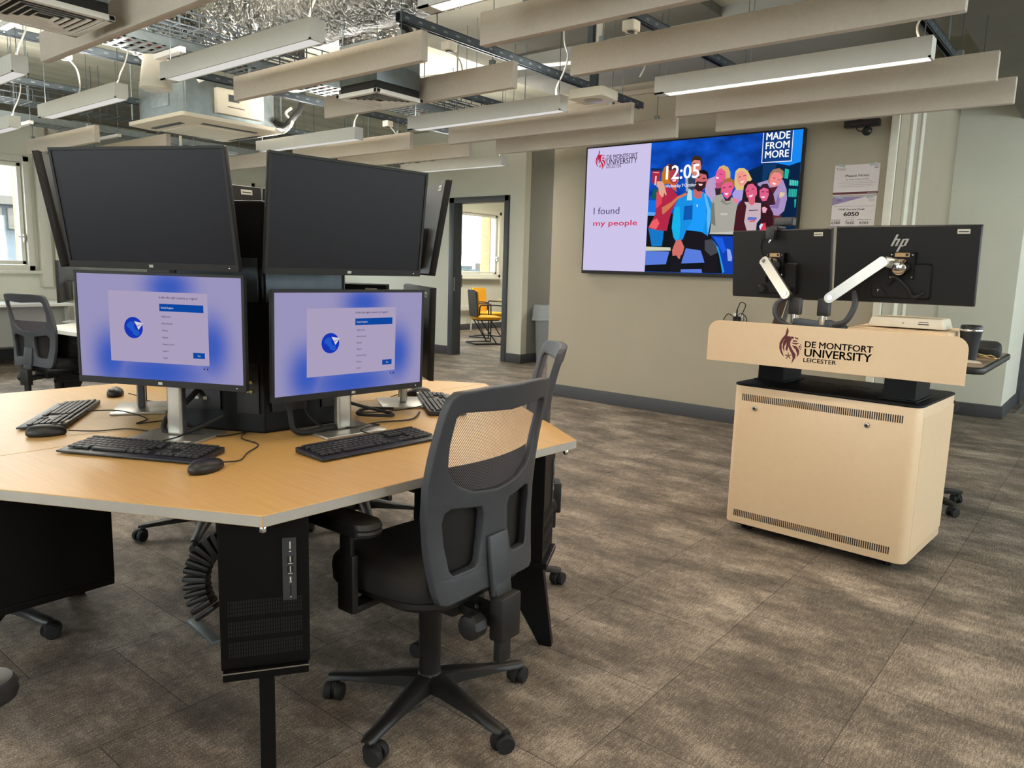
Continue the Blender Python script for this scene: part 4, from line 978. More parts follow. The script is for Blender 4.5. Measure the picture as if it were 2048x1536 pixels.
# ------------------------------------------------------------------ monitors
MW, MH = .579, .346
GL = {}
def screen_art(m, w, h, fn):
    """sign-in page: lavender field with a blue swirl, pale card, globe, list, button"""
    names = ['c5bfe6', 'c4b6da', '0f52b8', '302848', 'f4f0fa', '1c3fd0', '2a66e0', '4450d8']
    q = lambda x0, z0, x1, z1, mi, d: m.add([fn(x0, z0, d), fn(x1, z0, d), fn(x1, z1, d), fn(x0, z1, d)], [(0, 1, 2, 3)], mi)
    q(-w / 2, -h / 2, w / 2, h / 2, 0, 0)
    X = lambda u: (u - .5) * w
    Z = lambda v: (.5 - v) * h
    q(X(.195), Z(.835), X(.80), Z(.155), 1, .0006)
    q(X(.51), Z(.335), X(.775), Z(.265), 2, .0010)
    q(X(.705), Z(.77), X(.775), Z(.715), 2, .0010)
    n = 36; cx, cz, r = X(.345), Z(.505), .058 * w
    m.add([fn(cx + r * math.cos(2 * PI * i / n), cz + r * math.sin(2 * PI * i / n), .0010) for i in range(n)], [tuple(range(n))], 5)
    for dx, dz, s in ((-.3, .25, .42), (.25, -.45, .4), (-.1, -.1, .3)):
        m.add([fn(cx + r * (dx + s * math.cos(2 * PI * i / 7 + dx)), cz + r * (dz + s * .8 * math.sin(2 * PI * i / 7)), .0013) for i in range(7)], [tuple(range(7))], 6)
    m.add([fn(cx + r * a, cz + r * b, .0016) for a, b in ((.1, .62), (1.05, .45), (.55, -.2), (.35, .22))], [(0, 1, 2, 3)], 4)
    m.add([fn(cx + r * a, cz + r * b, .0019) for a, b in ((.35, .22), (1.05, .45), (.42, .05))], [(0, 1, 2)], 1)
    f2 = lambda d: (lambda x, z: fn(x, z, d))
    put_text(m, 'Is this the right country or region?', X(.51), Z(.215), .232 * w, .022 * h, 3, f2(.0010), .002)
    put_text(m, 'United Kingdom', X(.52), Z(.31), .075 * w, .018 * h, 4, f2(.0014))
    for i, s in enumerate(('Afghanistan', 'Aland Islands', 'Albania', 'Algeria', 'American Samoa', 'Andorra', 'Angola')):
        put_text(m, s, X(.52), Z(.393 + .066 * i), .0052 * w * len(s), .017 * h, 3, f2(.0010))
    put_text(m, 'Yes', X(.731), Z(.752), .018 * w, .017 * h, 4, f2(.0014))
    q(X(.765), Z(.875), X(.772), Z(.86), 3, .001); q(X(.785), Z(.875), X(.793), Z(.86), 3, .001)
    return names
def swirl_mat():
    m = bpy.data.materials.new('lavender_wallpaper'); m.use_nodes = True
    nt = m.node_tree; L = nt.links; nt.nodes.clear()
    o = nt.nodes.new('ShaderNodeOutputMaterial'); e = nt.nodes.new('ShaderNodeEmission'); L.new(e.outputs[0], o.inputs[0])
    tc = nt.nodes.new('ShaderNodeTexCoord')
    def blob(cx, cz, rx, rz):
        mp = nt.nodes.new('ShaderNodeMapping'); mp.inputs['Scale'].default_value = (1 / rx, 0, 1 / rz); mp.inputs['Location'].default_value = (-cx / rx, 0, -cz / rz)
        L.new(tc.outputs['Object'], mp.inputs[0]); ln = nt.nodes.new('ShaderNodeVectorMath'); ln.operation = 'LENGTH'; L.new(mp.outputs[0], ln.inputs[0])
        mr = nt.nodes.new('ShaderNodeMapRange'); mr.interpolation_type = 'SMOOTHERSTEP'
        mr.inputs['From Min'].default_value = 1.0; mr.inputs['From Max'].default_value = .0; L.new(ln.outputs['Value'], mr.inputs['Value']); return mr.outputs[0]
    def add(a, b):
        x = nt.nodes.new('ShaderNodeMath'); x.operation = 'MAXIMUM'; L.new(a, x.inputs[0]); L.new(b, x.inputs[1]); return x.outputs[0]
    s = add(add(blob(.04, .125, .15, .10), blob(-.01, -.135, .32, .13)), add(blob(-.17, -.10, .12, .17), blob(.175, -.05, .11, .17)))
    r = nt.nodes.new('ShaderNodeValToRGB'); L.new(s, r.inputs[0])
    r.color_ramp.elements[0].color = hexc('aea8d6'); r.color_ramp.elements[1].color = hexc('4468d4'); r.color_ramp.elements[1].position = 1.0
    L.new(r.outputs[0], e.inputs[0]); e.inputs[1].default_value = .74
    return m
M_swirl = swirl_mat()
def disp_mats(names):
    return [M_swirl] + [glow('display_' + c, c, .72) for c in names[1:]]
def panel_body(root, w, h, on, tilt, cz, cy, back_label=None, humps=True):
    """body, bezel chin and screen; local x right as the sitter sees it, front faces -y"""
    T = Matrix.Translation((0, cy, cz)) @ Matrix.Rotation(R(tilt), 4, 'X')
    m = MB(); m.loft([[(x, 0.0, z) for x, z in rrect(w, h, .006, 3)], [(x, .012, z) for x, z in rrect(w, h, .006, 3)], [(x * .985, .020, z * .975) for x, z in rrect(w, h, .006, 3)]]); m.loft([[(x * .42, .019, z * .46 - .075) for x, z in rrect(w, h, .03, 3)], [(x * .40, .040, z * .42 - .072) for x, z in rrect(w, h, .03, 3)]])
    m.xf(T); body = m.build('monitor_body', M_bezel, root, smooth=40)
    m = MB(); b = .009; ch = .020
    m.span((-w / 2, -.004, -h / 2), (w / 2, 0, -h / 2 + ch)); m.span((-w / 2, -.004, h / 2 - b), (w / 2, 0, h / 2)); m.span((-w / 2, -.004, -h / 2 + ch), (-w / 2 + b, 0, h / 2 - b)); m.span((w / 2 - b, -.004, -h / 2 + ch), (w / 2, 0, h / 2 - b))
    m.xf(T); m.build('bezel', M_bezel, root, bevel=.001, smooth=0)
    m = MB()
    sw, sh = w - 2 * b, h - b - ch; oz = (ch - b) / 2
    if on:
        names = screen_art(m, sw, sh, lambda x, z, d: (x, -d, z)); ms = disp_mats(names)
    else:
        m.add([(-sw / 2, 0, -sh / 2), (sw / 2, 0, -sh / 2), (sw / 2, 0, sh / 2), (-sw / 2, 0, sh / 2)], [(0, 1, 2, 3)]); ms = [M_dark_screen]
    s = m.build('screen', ms, root, smooth=0, flip=False)
    s.matrix_local = T @ Matrix.Translation((0, -.0012, oz))
    m = MB(); m.box((0, -.0045, -h / 2 + ch / 2), (.014, .001, .008)); m.xf(T); m.build('maker_badge', M_silver, root, smooth=0)
    m = MB(); m.box((w / 2 - .03, -.0045, -h / 2 + ch / 2), (.003, .001, .002)); m.xf(T); m.build('power_led', glow('white_led', 'ffffff', 1.2), root, smooth=0)
    m = MB(); m.box((-w / 2 + .07, .0206, h / 2 - .028), (.05, .002, .02), 0); m.box((-w / 2 + .07, .0219, h / 2 - .029), (.04, .0006, .004), 1); m.xf(T); m.build('asset_label', [M_label, M_ink], root, smooth=0)
    for sx in (-1, 1): m = MB(); m.box((sx * (w / 2 - .0003), .008, -.02), (.001, .003, .07)); m.xf(T); m.build('side_seam', M_rubber, root, smooth=0)
    return T
def desk_monitor(name, label, pos, yaw, cz, on, tilt, basedepth=.045):
    t = thing(name, label, 'monitor', (pos.x, pos.y, DT), yaw, 'lower monitors on the six-sided desk')
    panel_body(t, MW, MH, on, tilt, cz - DT, -.035)
    m = MB(); m.span((-.115, -.06, 0), (.115, .125, .010)); m.build('stand_base', M_silver, t, bevel=.003)
    m = MB(); m.span((-.026, .016, .010), (.026, .046, cz - DT + .02)); m.build('stand_post', M_silver, t, bevel=.010, seg=4)
    m = MB(); m.span((-.004, .0462, .03), (.004, .048, cz - DT)); m.span((.0262, .022, .012), (.0285, .040, cz - DT)); m.build('post_channel', M_char, t, smooth=0)
    m = MB(); m.box((0, .03, cz - DT), (.10, .05, .10)); m.build('tilt_hinge', M_bezel, t, bevel=.006)
    m = MB(); m.box((.09, -.05, .0105), (.022, .012, .001)); m.build('base_label', M_label, t, smooth=0)
    return t
def pos3(x, y): return Vector((x, y))
# the screen centre sits a little in front of the post, so shift the base back along the facing direction
def base_from_screen(x, y, yaw): 
    return Vector((x, y)) + Vector((-math.sin(yaw), math.cos(yaw))) * .035
LOW = [
    ('monitor', 'switched-on lower monitor on the right, with its keyboard beside the mesh chair', base_from_screen(-1.945, 1.568, R(85)), R(85), 1.046, True, 1.5),
    ('monitor', 'switched-on lower monitor on the left, nearest the camera', base_from_screen(-2.262, 1.085, R(27)), R(27), 1.086, True, 0),
]
for L_ in LOW: desk_monitor(*L_)
p, y = pod_pt(1, .565, .16); desk_monitor('monitor', 'lower monitor turned edge-on, showing its back at the right end of the desk', p, y, 1.05, True, 1.0)
p, y = pod_pt(4, .47, -.20); desk_monitor('monitor', 'lower monitor hidden behind the left lit one, only its silver stand in view', p, y, 1.06, False, 0)
p, y = pod_pt(3, .45); desk_monitor('monitor', 'lower monitor on the far left side of the desk, behind the column', p, y, 1.05, False, 0)
p, y = pod_pt(2, .45); desk_monitor('monitor', 'lower monitor on the far right side of the desk, behind the column', p, y, 1.05, False, 0)

def wall_arm(t, back, cz, dist):
    """disc on the column and a ribbed hose to the back of the panel; local +y points at the column"""
    m = MB(); m.cyl((0, dist - .004, cz - .07), (0, dist - .022, cz - .07), .07, 26); m.build('mount_disc', M_galvd, t, bevel=.003)
    m = MB(); n = 26
    for k in range(n):
        y0 = .05 + (dist - .07) * k / n
        m.tube([(0, y0, cz - .07), (0, y0 + (dist - .07) / n * .55, cz - .07)], .020 + .004 * (k % 2), 14)
    m.build('ribbed_arm', M_galv, t)
def high_monitor(label, pos, yaw, cz, tilt, dist):
    t = thing('monitor', label, 'monitor', (pos.x, pos.y, DT), yaw, 'upper monitors around the column')
    panel_body(t, MW, MH, False, tilt, cz - DT, 0)
    wall_arm(t, None, cz - DT, dist)
    return t
def col_dist(x, y, yaw):
    n = Vector((-math.sin(yaw), math.cos(yaw))); ap = RC * math.cos(R(30))
    return (PC2 - Vector((x, y))).dot(n) - ap
for lab, x, yv, yaw, cz, tl in (
    ('black switched-off upper monitor on the right, above a lit one', -1.905, 1.532, R(86), 1.437, 6.6),
    ('black switched-off upper monitor on the left, tilted down, above a lit one', -2.226, 1.037, R(25.5), 1.439, 9.5)):
    high_monitor(lab, Vector((x, yv)), yaw, cz, tl, col_dist(x, yv, yaw))
for k, lab in ((1, 'black upper monitor seen from behind at the right end of the desk'), (4, 'black upper monitor seen edge-on at the far left'),
               (3, 'upper monitor whose brown back and label show above the column'), (2, 'upper monitor on the far right side behind the column')):
    off, sd, tl = {1: (.62, .127, 9.6), 4: (.61, -.075, 9.7)}.get(k, (.50, 0, 8)); p, y = pod_pt(k, off, sd); high_monitor(lab, p, y, 1.437, tl, col_dist(p.x, p.y, y))

# ------------------------------------------------------------------ keyboards and mice
M_key = mat('key_caps', '2b2a2b', .5, noise=.05)
M_legend = mat('key_legend', '77736c', .6)
def keyboard(label, c, yaw):
    t = thing('keyboard', label, 'keyboard', (c[0], c[1], DT), yaw, 'keyboards on the six-sided desk')
    w, d = .445, .145
    m = MB(); m.prism([(-d / 2, .004), (d / 2, .004), (d / 2, .020), (-d / 2, .010)], -w / 2, w / 2, fn=lambda u, z, x: (x, u, z)); m.build('case', M_black, t, bevel=.002)
    m = MB()
    z = lambda y: .015 + .0695 * y + .0042
    def key(x, y, kw, kd=.0165, dash=True):
        m.box((x, y, z(y)), (kw - .0028, kd - .003, .005), 0, Matrix.Rotation(R(4), 3, 'X'))
        if dash: m.box((x - kw * .12, y + .001, z(y) + .0028), (.003, .003, .0004), 1)
    x0 = -w / 2 + .014
    rows = [.060, .038, .0195, .001, -.0175, -.036]; kw = .0188
    for i in range(15): key(x0 + .009 + i * kw * 1.0, .057, kw, .013)
    for i in range(14): key(x0 + .009 + i * kw, .036, kw)
    for i in range(14): key(x0 + .014 + i * kw, .0175, kw)
    key(x0 + .012, -.001, .026)
    for i in range(12): key(x0 + .034 + i * kw, -.001, kw)
    key(x0 + .016, -.0195, .034)
    for i in range(11): key(x0 + .044 + i * kw, -.0195, kw)
    for i in range(3): key(x0 + .011 + i * .0235, -.038, .0225)
    key(x0 + .135, -.038, .115, dash=False)
    for i in range(3): key(x0 + .207 + i * .0235, -.038, .0225)
    for i in range(3):
        key(x0 + .296 + i * kw, .057, kw, .013); key(x0 + .296 + i * kw, .036, kw); key(x0 + .296 + i * kw, .0175, kw); key(x0 + .296 + i * kw, -.038, kw)
    key(x0 + .296 + kw, -.0195, kw)
    for r_ in (.057, .036, .0175, -.001, -.0195, -.038):
        for i in range(4): key(x0 + .356 + i * kw, r_, kw, .013 if r_ > .05 else .0165)
    m.build('key_caps', [M_key, M_legend], t, smooth=0)
    m = MB(); m.box((.19, d / 2 - .006, .0215), (.04, .008, .0006)); m.build('underside_label', M_label, t, smooth=0)
    return t
def cable_on(t, name, pts, r=.0022):
    Mi = (Matrix.Translation(t.location) @ Matrix.Rotation(t.rotation_euler.z, 4, 'Z')).inverted()
    MB().tube([Mi @ Vector(p) for p in smooth_path(pts, 8)], r, 6).build(name, M_rubber, t)
kb_b = keyboard('black keyboard in front of the left lit monitor, a mouse resting at its right end', (-2.165, .972), R(27.5))
kb_c = keyboard('black keyboard beside the mesh chair, in front of the right lit monitor', (-1.775, 1.50), R(87))
kb_a = keyboard('black keyboard seen end-on at the left of the desk, behind a mouse', (-2.86, 1.015), R(-35))
kb_d = keyboard('black keyboard at the right back of the desk, partly hidden by the mesh chair', (-2.13, 2.16), R(143))
zt = DT + .004
cable_on(kb_b, 'cable', [(-2.20, 1.045, DT + .018), (-2.21, 1.10, DT + .02), (-2.26, 1.17, DT + .014), (-2.20, 1.24, zt), (-2.21, 1.38, zt)])
cable_on(kb_c, 'cable', [(-1.85, 1.56, DT + .018), (-1.91, 1.57, DT + .02), (-1.95, 1.64, DT + .016), (-2.0, 1.72, zt), (-2.13, 1.62, zt)])
cable_on(kb_a, 'cable', [(-2.82, 1.08, DT + .018), (-2.74, 1.16, DT + .02), (-2.62, 1.20, zt), (-2.56, 1.14, zt), (-2.55, 1.26, zt)])
cable_on(kb_d, 'cable', [(-2.17, 2.11, DT + .018), (-2.10, 2.02, DT + .018), (-2.16, 1.90, zt), (-2.22, 1.82, zt)])
def mouse(label, c, yaw, cable):
    t = thing('mouse', label, 'computer mouse', (c[0], c[1], DT), yaw, 'mice on the six-sided desk')
    rings = []
    for k, (s, z) in enumerate(((.90, .0005), (1.0, .006), (1.0, .014), (.93, .022), (.76, .029), (.45, .034), (.12, .036))):
        ring = []
        for j in range(28):
            a = 2 * PI * j / 28; x = .031 * s * math.cos(a) * (1 - .12 * math.sin(a)); y = .056 * s * math.sin(a)
            ring.append((x, y, z * (1 - .10 * math.sin(a) * s)))
        rings.append(ring)
    MB().loft(rings).build('shell', M_black, t, smooth=60)
    MB().box((0, .022, .0325), (.004, .014, .005)).build('scroll_wheel', M_char, t, bevel=.001)
    cable_on(t, 'cable', cable, .0020)
    return t
mouse('black mouse in front of the right end of the left keyboard', (-1.862, 1.005), R(15), [(-1.877, 1.06, DT + .012), (-1.89, 1.12, zt), (-1.95, 1.18, zt), (-2.02, 1.26, zt), (-2.13, 1.27, zt), (-2.2, 1.33, zt)])
mouse('black mouse at the left edge, in front of the end-on keyboard', (-2.585, .87), R(-20), [(-2.56, .925, DT + .012), (-2.53, 1.0, zt), (-2.50, 1.08, zt), (-2.40, 1.13, zt), (-2.45, 1.22, zt), (-2.5, 1.3, zt)])
mouse('black mouse on the far left of the desk beside the silver stand', (-3.17, 1.33), R(60), [(-3.12, 1.36, DT + .012), (-3.05, 1.38, zt), (-2.95, 1.36, zt), (-2.8, 1.42, zt)])
mouse('black mouse at the right back of the desk, below the edge-on monitor', (-2.36, 2.26), R(150), [(-2.39, 2.21, DT + .012), (-2.40, 2.14, zt), (-2.30, 2.03, zt), (-2.22, 1.98, zt), (-2.27, 1.86, zt)])
def cable_thing(label, pts, r, closed=False):
    o = Vector(pts[0]); t = thing('cable', label, 'cable', o, group='loose cables on the desk')
    MB().tube([p - o for p in smooth_path(pts, 10)], r, 8).build('sheath', M_rubber, t)
    return t
cable_thing('thick looped black cable behind the right stand, below the lit monitor', [(-2.13, 1.42, .86), (-2.06, 1.40, .83), (-2.04, 1.40, .77), (-2.03, 1.44, DT + .012), (-2.01, 1.52, DT + .022), (-2.05, 1.62, DT + .012), (-2.12, 1.66, .84)], .009)
cable_thing('thick looped black cable behind the left stand, below the lit monitor', [(-2.36, 1.26, .88), (-2.34, 1.20, .84), (-2.37, 1.15, .79), (-2.34, 1.13, DT + .012), (-2.27, 1.17, DT + .02), (-2.24, 1.27, .80)], .009)
cable_thing('thin black cable dropping from the column socket onto the desk by the right stand', [(-2.135, 1.50, .85), (-2.09, 1.49, .80), (-2.05, 1.52, DT + .02), (-1.99, 1.60, DT + .012), (-2.02, 1.74, DT + .006), (-1.98, 1.86, DT + .006), (-2.06, 1.98, DT + .006)], .003)
cable_thing('tangle of black cable lying behind the right stand near the silver foot', [(-2.13, 1.64, .83), (-2.16, 1.78, .78), (-2.12, 1.86, DT + .014), (-2.06, 1.84, DT + .012), (-2.13, 1.74, DT + .02), (-2.2, 1.84, DT + .018), (-2.14, 1.92, DT + .016)], .006)

# ------------------------------------------------------------------ computers hung under the corners
def under_pc(i, label, dr=.02):
    x, y = CORN[i]; a = math.atan2(y - HC.y, x - HC.x); rr_ = math.hypot(x - HC.x, y - HC.y)
    c = HC + Vector((math.cos(a), math.sin(a))) * (rr_ - .085)
    t = thing('desktop_computer', label, 'computer', (c.x, c.y, 0), a - PI / 2 + PI, 'computers hung under the desk corners')
    # local -y points outwards
    w, d, z0, z1 = .205, .45, .335, .705
    m = MB(); m.span((-w / 2, .0, z0), (w / 2, d, z1)); m.build('cage', M_blackm, t, bevel=.004, smooth=0)
    m = MB()
    for r_ in range(3):
        zz = z0 + .035 + r_ * .052
        for k in range(30):
            xx = -w / 2 + .02 + k * (w - .04) / 29
            for q in range(4): m.box((xx, -.0006, zz + .010 * q), (.0030, .0012, .0075))
    m.build('front_vents', M_rubber, t, smooth=0)
    m = MB(); m.span((w * .20, -.004, .50), (w * .20 + .032, 0, .655), 0)
    xx = w * .20 + .018
    m.box((xx, -.0045, .637), (.003, .001, .018), 1); m.box((xx, -.0045, .622), (.005, .001, .002), 1)
    for zz in (.602, .577):
        m.box((xx - .005, -.0045, zz), (.004, .001, .016), 2); m.box((xx + .005, -.0045, zz), (.004, .001, .016), 2); m.box((xx, -.0045, zz), (.002, .001, .014), 1); m.box((xx, -.0045, zz - .0105), (.010, .001, .0014), 1)
    m.box((xx, -.0045, .553), (.003, .001, .010), 1); m.box((xx, -.0045, .545), (.006, .001, .0014), 1); m.box((xx, -.0045, .523), (.003, .001, .030), 2); m.box((xx, -.0045, .508), (.003, .001, .003), 1)
    m.build('port_strip', [M_char, M_label, M_rubber], t, smooth=0)
    m = MB(); m.span((-w / 2 + .004, -.014, z0 - .022), (w / 2 - .004, d, z0 - .001)); m.build('bottom_tray', M_blackm, t, bevel=.002, smooth=0)
    m = MB(); m.span((-w / 2 + .004, -.0145, z0 - .003), (w / 2 - .004, -.013, z0 - .0005)); m.build('tray_lip', M_silver, t, smooth=0)
    return t
under_pc(0, 'black computer hung under the near corner of the desk, facing the camera')
under_pc(1, 'black computer hung under the right corner, behind the mesh chair')
under_pc(5, 'large black computer side under the left end of the desk')
under_pc(2, 'black computer hung under the far right corner of the desk')
under_pc(4, 'black computer hung under the far left corner of the desk')

# ------------------------------------------------------------------ swivel chairs
def chair_profile(z):
    P = [(.36, .25), (.44, .238), (.52, .228), (.60, .222), (.68, .223), (.76, .230), (.84, .243), (.92, .262), (1.02, .288)]
    for (a, va), (b, vb) in zip(P, P[1:]):
        if z <= b:
            k = max(0, (z - a) / (b - a)); return va + (vb - va) * k
    return P[-1][1]
def back_xyz(x, z, off=0.0):
    return (x, -chair_profile(z) + .85 * x * x - off, z)
def swivel_chair(label, loc, rz, group='mesh backed swivel chairs', base_rot=0.0):
    t = thing('swivel_chair', label, 'office chair', (loc[0], loc[1], 0), rz, group)
    # star base
    m = MB(); m.lathe((0, 0, 0), [(.034, .07), (.040, .075), (.040, .105), (.032, .115), (.032, .24), (.034, .245), (.034, .38)], 24)
    m.build('column', M_chair_black, t)
    for k in range(5):
        a = base_rot + 2 * PI * k / 5; M = Matrix.Rotation(a, 4, 'Z')
        rings = []
        for r_, hw, z0, z1 in ((.025, .032, .066, .112), (.08, .028, .070, .108), (.17, .023, .066, .092), (.25, .020, .062, .080), (.295, .021, .060, .076), (.312, .014, .062, .072)):
            rings.append([(r_, -hw, z0), (r_, hw, z0), (r_, hw * .9, z1 - .006), (r_, hw * .45, z1), (r_, -hw * .45, z1), (r_, -hw * .9, z1 - .006)])
        m = MB(); m.loft(rings); m.xf(M); leg = m.build('base_arm', M_chair_black, t, smooth=50)
        m = MB(); sw = R(random.Random(int(a * 100)).uniform(-60, 60)); S = Matrix.Translation((.29, 0, 0)) @ Matrix.Rotation(sw, 4, 'Z')
        for s in (-1, 1): m.lathe((s * .017, .018, .026), [(.010, -.011), (.023, -.011), (.026, -.007), (.026, .007), (.023, .011), (.010, .011)], 20, axis='x')
        st = len(m.v); m.cyl((0, 0, .03), (0, 0, .064), .011, 12); m.lathe((0, .006, .028), [(.020, -.006), (.027, -.006), (.027, .006), (.020, .006)], 18, axis='x')
        m.xf(M @ S); m.build('castor', M_rubber, t, smooth=40)
    # seat
    m = MB(); rings = []
    for s, z in ((.80, .425), (.93, .430), (.99, .445), (1.0, .465), (.985, .485), (.93, .500), (.75, .508), (.3, .508)):
        ring = []
        for j in range(40):
            a = 2 * PI * j / 40; ca, sa = math.cos(a), math.sin(a); e = .62
            x = .245 * s * math.copysign(abs(ca) ** e, ca); y = .23 * s * math.copysign(abs(sa) ** e, sa)
            ring.append((x, y + .015, z - .012 * max(0, sa) ** 2 * s))
        rings.append(ring)
    m.loft(rings); m.build('seat', M_fabric, t, smooth=60)
    m = MB(); m.loft([[(x * q, y * q + .015, z) for x, y in rrect(.44, .42, .12, 6)] for q, z in ((.55, .385), (.95, .405), (1.06, .425), (1.06, .440))]); m.build('seat_pan', M_chair_black, t, smooth=50)
    m = MB(); m.box((0, -.02, .375), (.14, .26, .05)); m.build('mechanism', M_chair_black, t, bevel=.01)
    # back upright bracket, knob and levers
    m = MB(); m.bar((0, -.10, .37), (0, -.27, .36), .075, .03); m.box((0, -.275, .375), (.082, .045, .125)); m.box((0, -.268, .285), (.048, .026, .085)); m.bar((0, -.262, .42), (0, -.238, .50), .066, .03)
    m.build('back_bracket', M_chair_black, t, bevel=.006)
    m = MB(); m.lathe((-.115, -.235, .365), [(.010, .085), (.014, .05), (.034, .048), (.036, .04), (.036, .012), (.032, .004), (.015, 0)], 10, axis='x'); m.build('tension_knob', M_chair_black, t, smooth=25)
    m = MB(); m.lathe((-.06, -.225, .405), [(.008, 0), (.008, .012)], 10, axis='x'); m.build('bolt', M_chrome, t)
    m = MB(); m.tube([(.10, .02, .375), (.24, .0, .37), (.28, -.02, .372)], .007, 8); m.build('lever', M_chair_black, t)
    # back frame with one upper and two lower openings
    outer = [(-.200, 1.0), (-.218, .985), (-.226, .95), (-.234, .86), (-.240, .76), (-.238, .68), (-.230, .58), (-.215, .48), (-.207, .455), (-.19, .448), (-.07, .462), (.07, .462), (.19, .448), (.207, .455), (.215, .48), (.230, .58), (.238, .68), (.240, .76), (.234, .86), (.226, .95), (.218, .985), (.200, 1.0), (.10, 1.006), (-.10, 1.006)]
    arc = [(.196, .80), (.16, .755), (.10, .728), (0, .718), (-.10, .728), (-.16, .755), (-.196, .80)]
    upper = [(-.200, .94), (-.185, .955), (-.12, .952), (0, .945), (.12, .952), (.185, .955), (.200, .94), (.203, .87)] + arc + [(-.203, .87)]
    low = [(.062, .688), (.10, .692), (.17, .70), (.192, .69), (.200, .66), (.192, .60), (.178, .53), (.165, .515), (.085, .522), (.070, .535), (.055, .60), (.050, .665)]
    low2 = [(-x, z) for x, z in reversed(low)]
    vs, fs = curve_fill([dense(outer), dense(upper), dense(low), dense(low2)], .018, .004, .035)
    m = MB(); m.add([back_xyz(v.x * .93, v.y, v.z) for v in vs], fs); m.build('back_frame', M_char, t, smooth=50)
    m = MB(); m.bar((0, -.262, .42), (0, -.238, .60), .078, .016); m.build('spine', M_char, t, bevel=.008)
    # netting in the upper opening and the padded lumbar cloth below it
    def sheet(x0, x1, z0, z1, off, nx=14, nz=14):
        q = MB(); vs = [back_xyz(x0 + (x1 - x0) * i / nx, z0 + (z1 - z0) * j / nz, off) for j in range(nz + 1) for i in range(nx + 1)]
        q.add(vs, [(j * (nx + 1) + i, j * (nx + 1) + i + 1, (j + 1) * (nx + 1) + i + 1, (j + 1) * (nx + 1) + i) for j in range(nz) for i in range(nx)]); return q
    sheet(-.197, .197, .70, .955, -.004).build('netting', M_netting, t, flip=False)
    sheet(-.203, .203, .462, .80, -.022).build('lumbar_cloth', M_fabric, t, flip=False)
    # arms
    for s in (-1, 1):
        m = MB(); m.bar((s * .15, .03, .40), (s * .285, .03, .40), .05, .02); m.box((s * .285, .03, .475), (.022, .06, .16)); m.box((s * .287, .03, .575), (.016, .045, .11)); m.build('arm_post', M_chair_black, t, bevel=.006)
        m = MB(); pad = rrect(.085, .25, .04, 6)
        m.loft([[(s * .285 + x * q, y * q + .045, z) for x, y in pad] for q, z in ((.82, .620), (.97, .625), (1.0, .634), (.97, .640), (1.0, .646), (.93, .658), (.7, .662))]); m.build('arm_pad', M_chair_black, t, smooth=40)
    return t
ch = swivel_chair('mesh backed swivel chair at the near right side of the desk, seen from behind', (-1.480, 1.475), R(92), base_rot=R(-5 - 92))
dup(ch, (-1.95, 2.27, 0), R(134), 'mesh backed swivel chair behind the nearer one, its back turned edge-on')
dup(ch, (-6.55, 2.32, 0), R(20), 'mesh backed swivel chair at the far left in front of the pale desk')
dup(ch, (-1.49, .09, 0), R(25), 'swivel chair beyond the left edge, only its arm pad showing low at the left')
dup(ch, (-3.02, .80, 0), R(-30), 'swivel chair pushed under the left side of the desk, one castor in view')
dup(ch, (-2.93, 2.42, 0), R(210), 'swivel chair on the far right side of the desk, star base seen below the top')
dup(ch, (-3.32, 1.80, 0), R(-88), 'swivel chair on the far left side of the desk, star base seen below the top')
# ------------------------------------------------------------------ wall display
def sky_glow():
    m = bpy.data.materials.new('picture_evening_sky'); m.use_nodes = True
    nt = m.node_tree; L = nt.links; nt.nodes.clear()
    o = nt.nodes.new('ShaderNodeOutputMaterial'); e = nt.nodes.new('ShaderNodeEmission'); L.new(e.outputs[0], o.inputs[0])
    tc = nt.nodes.new('ShaderNodeTexCoord'); mp = nt.nodes.new('ShaderNodeMapping'); mp.inputs['Scale'].default_value = (1.6, 1, 2.6); L.new(tc.outputs['Object'], mp.inputs[0])
    n = nt.nodes.new('ShaderNodeTexNoise'); n.inputs['Scale'].default_value = 2.4; n.inputs['Detail'].default_value = 5; L.new(mp.outputs[0], n.inputs['Vector'])
    r = nt.nodes.new('ShaderNodeValToRGB'); L.new(n.outputs['Fac'], r.inputs[0])
    r.color_ramp.elements[0].position = .34; r.color_ramp.elements[0].color = hexc('0a358c'); r.color_ramp.elements[1].position = .72; r.color_ramp.elements[1].color = hexc('1560e4')
    L.new(r.outputs[0], e.inputs[0]); return m
TVW, TVH = 2.075, 1.197
tv = thing('wall_display', 'huge wall mounted display showing a university welcome picture with smiling people', 'screen', (-4.226, 6.25, 1.2795))
m = MB(); m.span((0, .004, 0), (TVW, .055, TVH)); m.build('back_case', M_black, tv, bevel=.004)
m = MB(); b = .012
m.span((0, -.006, 0), (TVW, .004, .03)); m.span((0, -.006, TVH - b), (TVW, .004, TVH)); m.span((0, -.006, .03), (b, .004, TVH - b)); m.span((TVW - b, -.006, .03), (TVW, .004, TVH - b))
m.build('bezel', M_bezel, tv, bevel=.002, smooth=0)
MB().span((.4, .055, .2), (1.7, .07, .9)).build('wall_bracket', M_blackm, tv, smooth=0)
m = MB(); pal = {}; pm = []
def pcol(c):
    if c not in pal:
        pal[c] = len(pm); pm.append(glow('picture_' + c, c, 1.0))
    return pal[c]
pm.append(sky_glow()); pal['sky'] = 0
def rect(c, x0, z0, x1, z1, d): m.add([(x0, -d, z0), (x1, -d, z0), (x1, -d, z1), (x0, -d, z1)], [(0, 1, 2, 3)], pcol(c))
XS = .703
rect('sky', XS, .03, TVW - b, TVH - b, 0)
rect('cdc4ea', b, .03, XS, TVH - b, 0)
rect('1a88f0', 1.86, .85, TVW - b, TVH - b, .0004)
lay = .0004
for c, pts in TV_POLY:
    lay += .00004
    vs, fs = curve_fill([pts], 0)
    m.add([(v.x, -lay, v.y) for v in vs], fs, pcol(c))
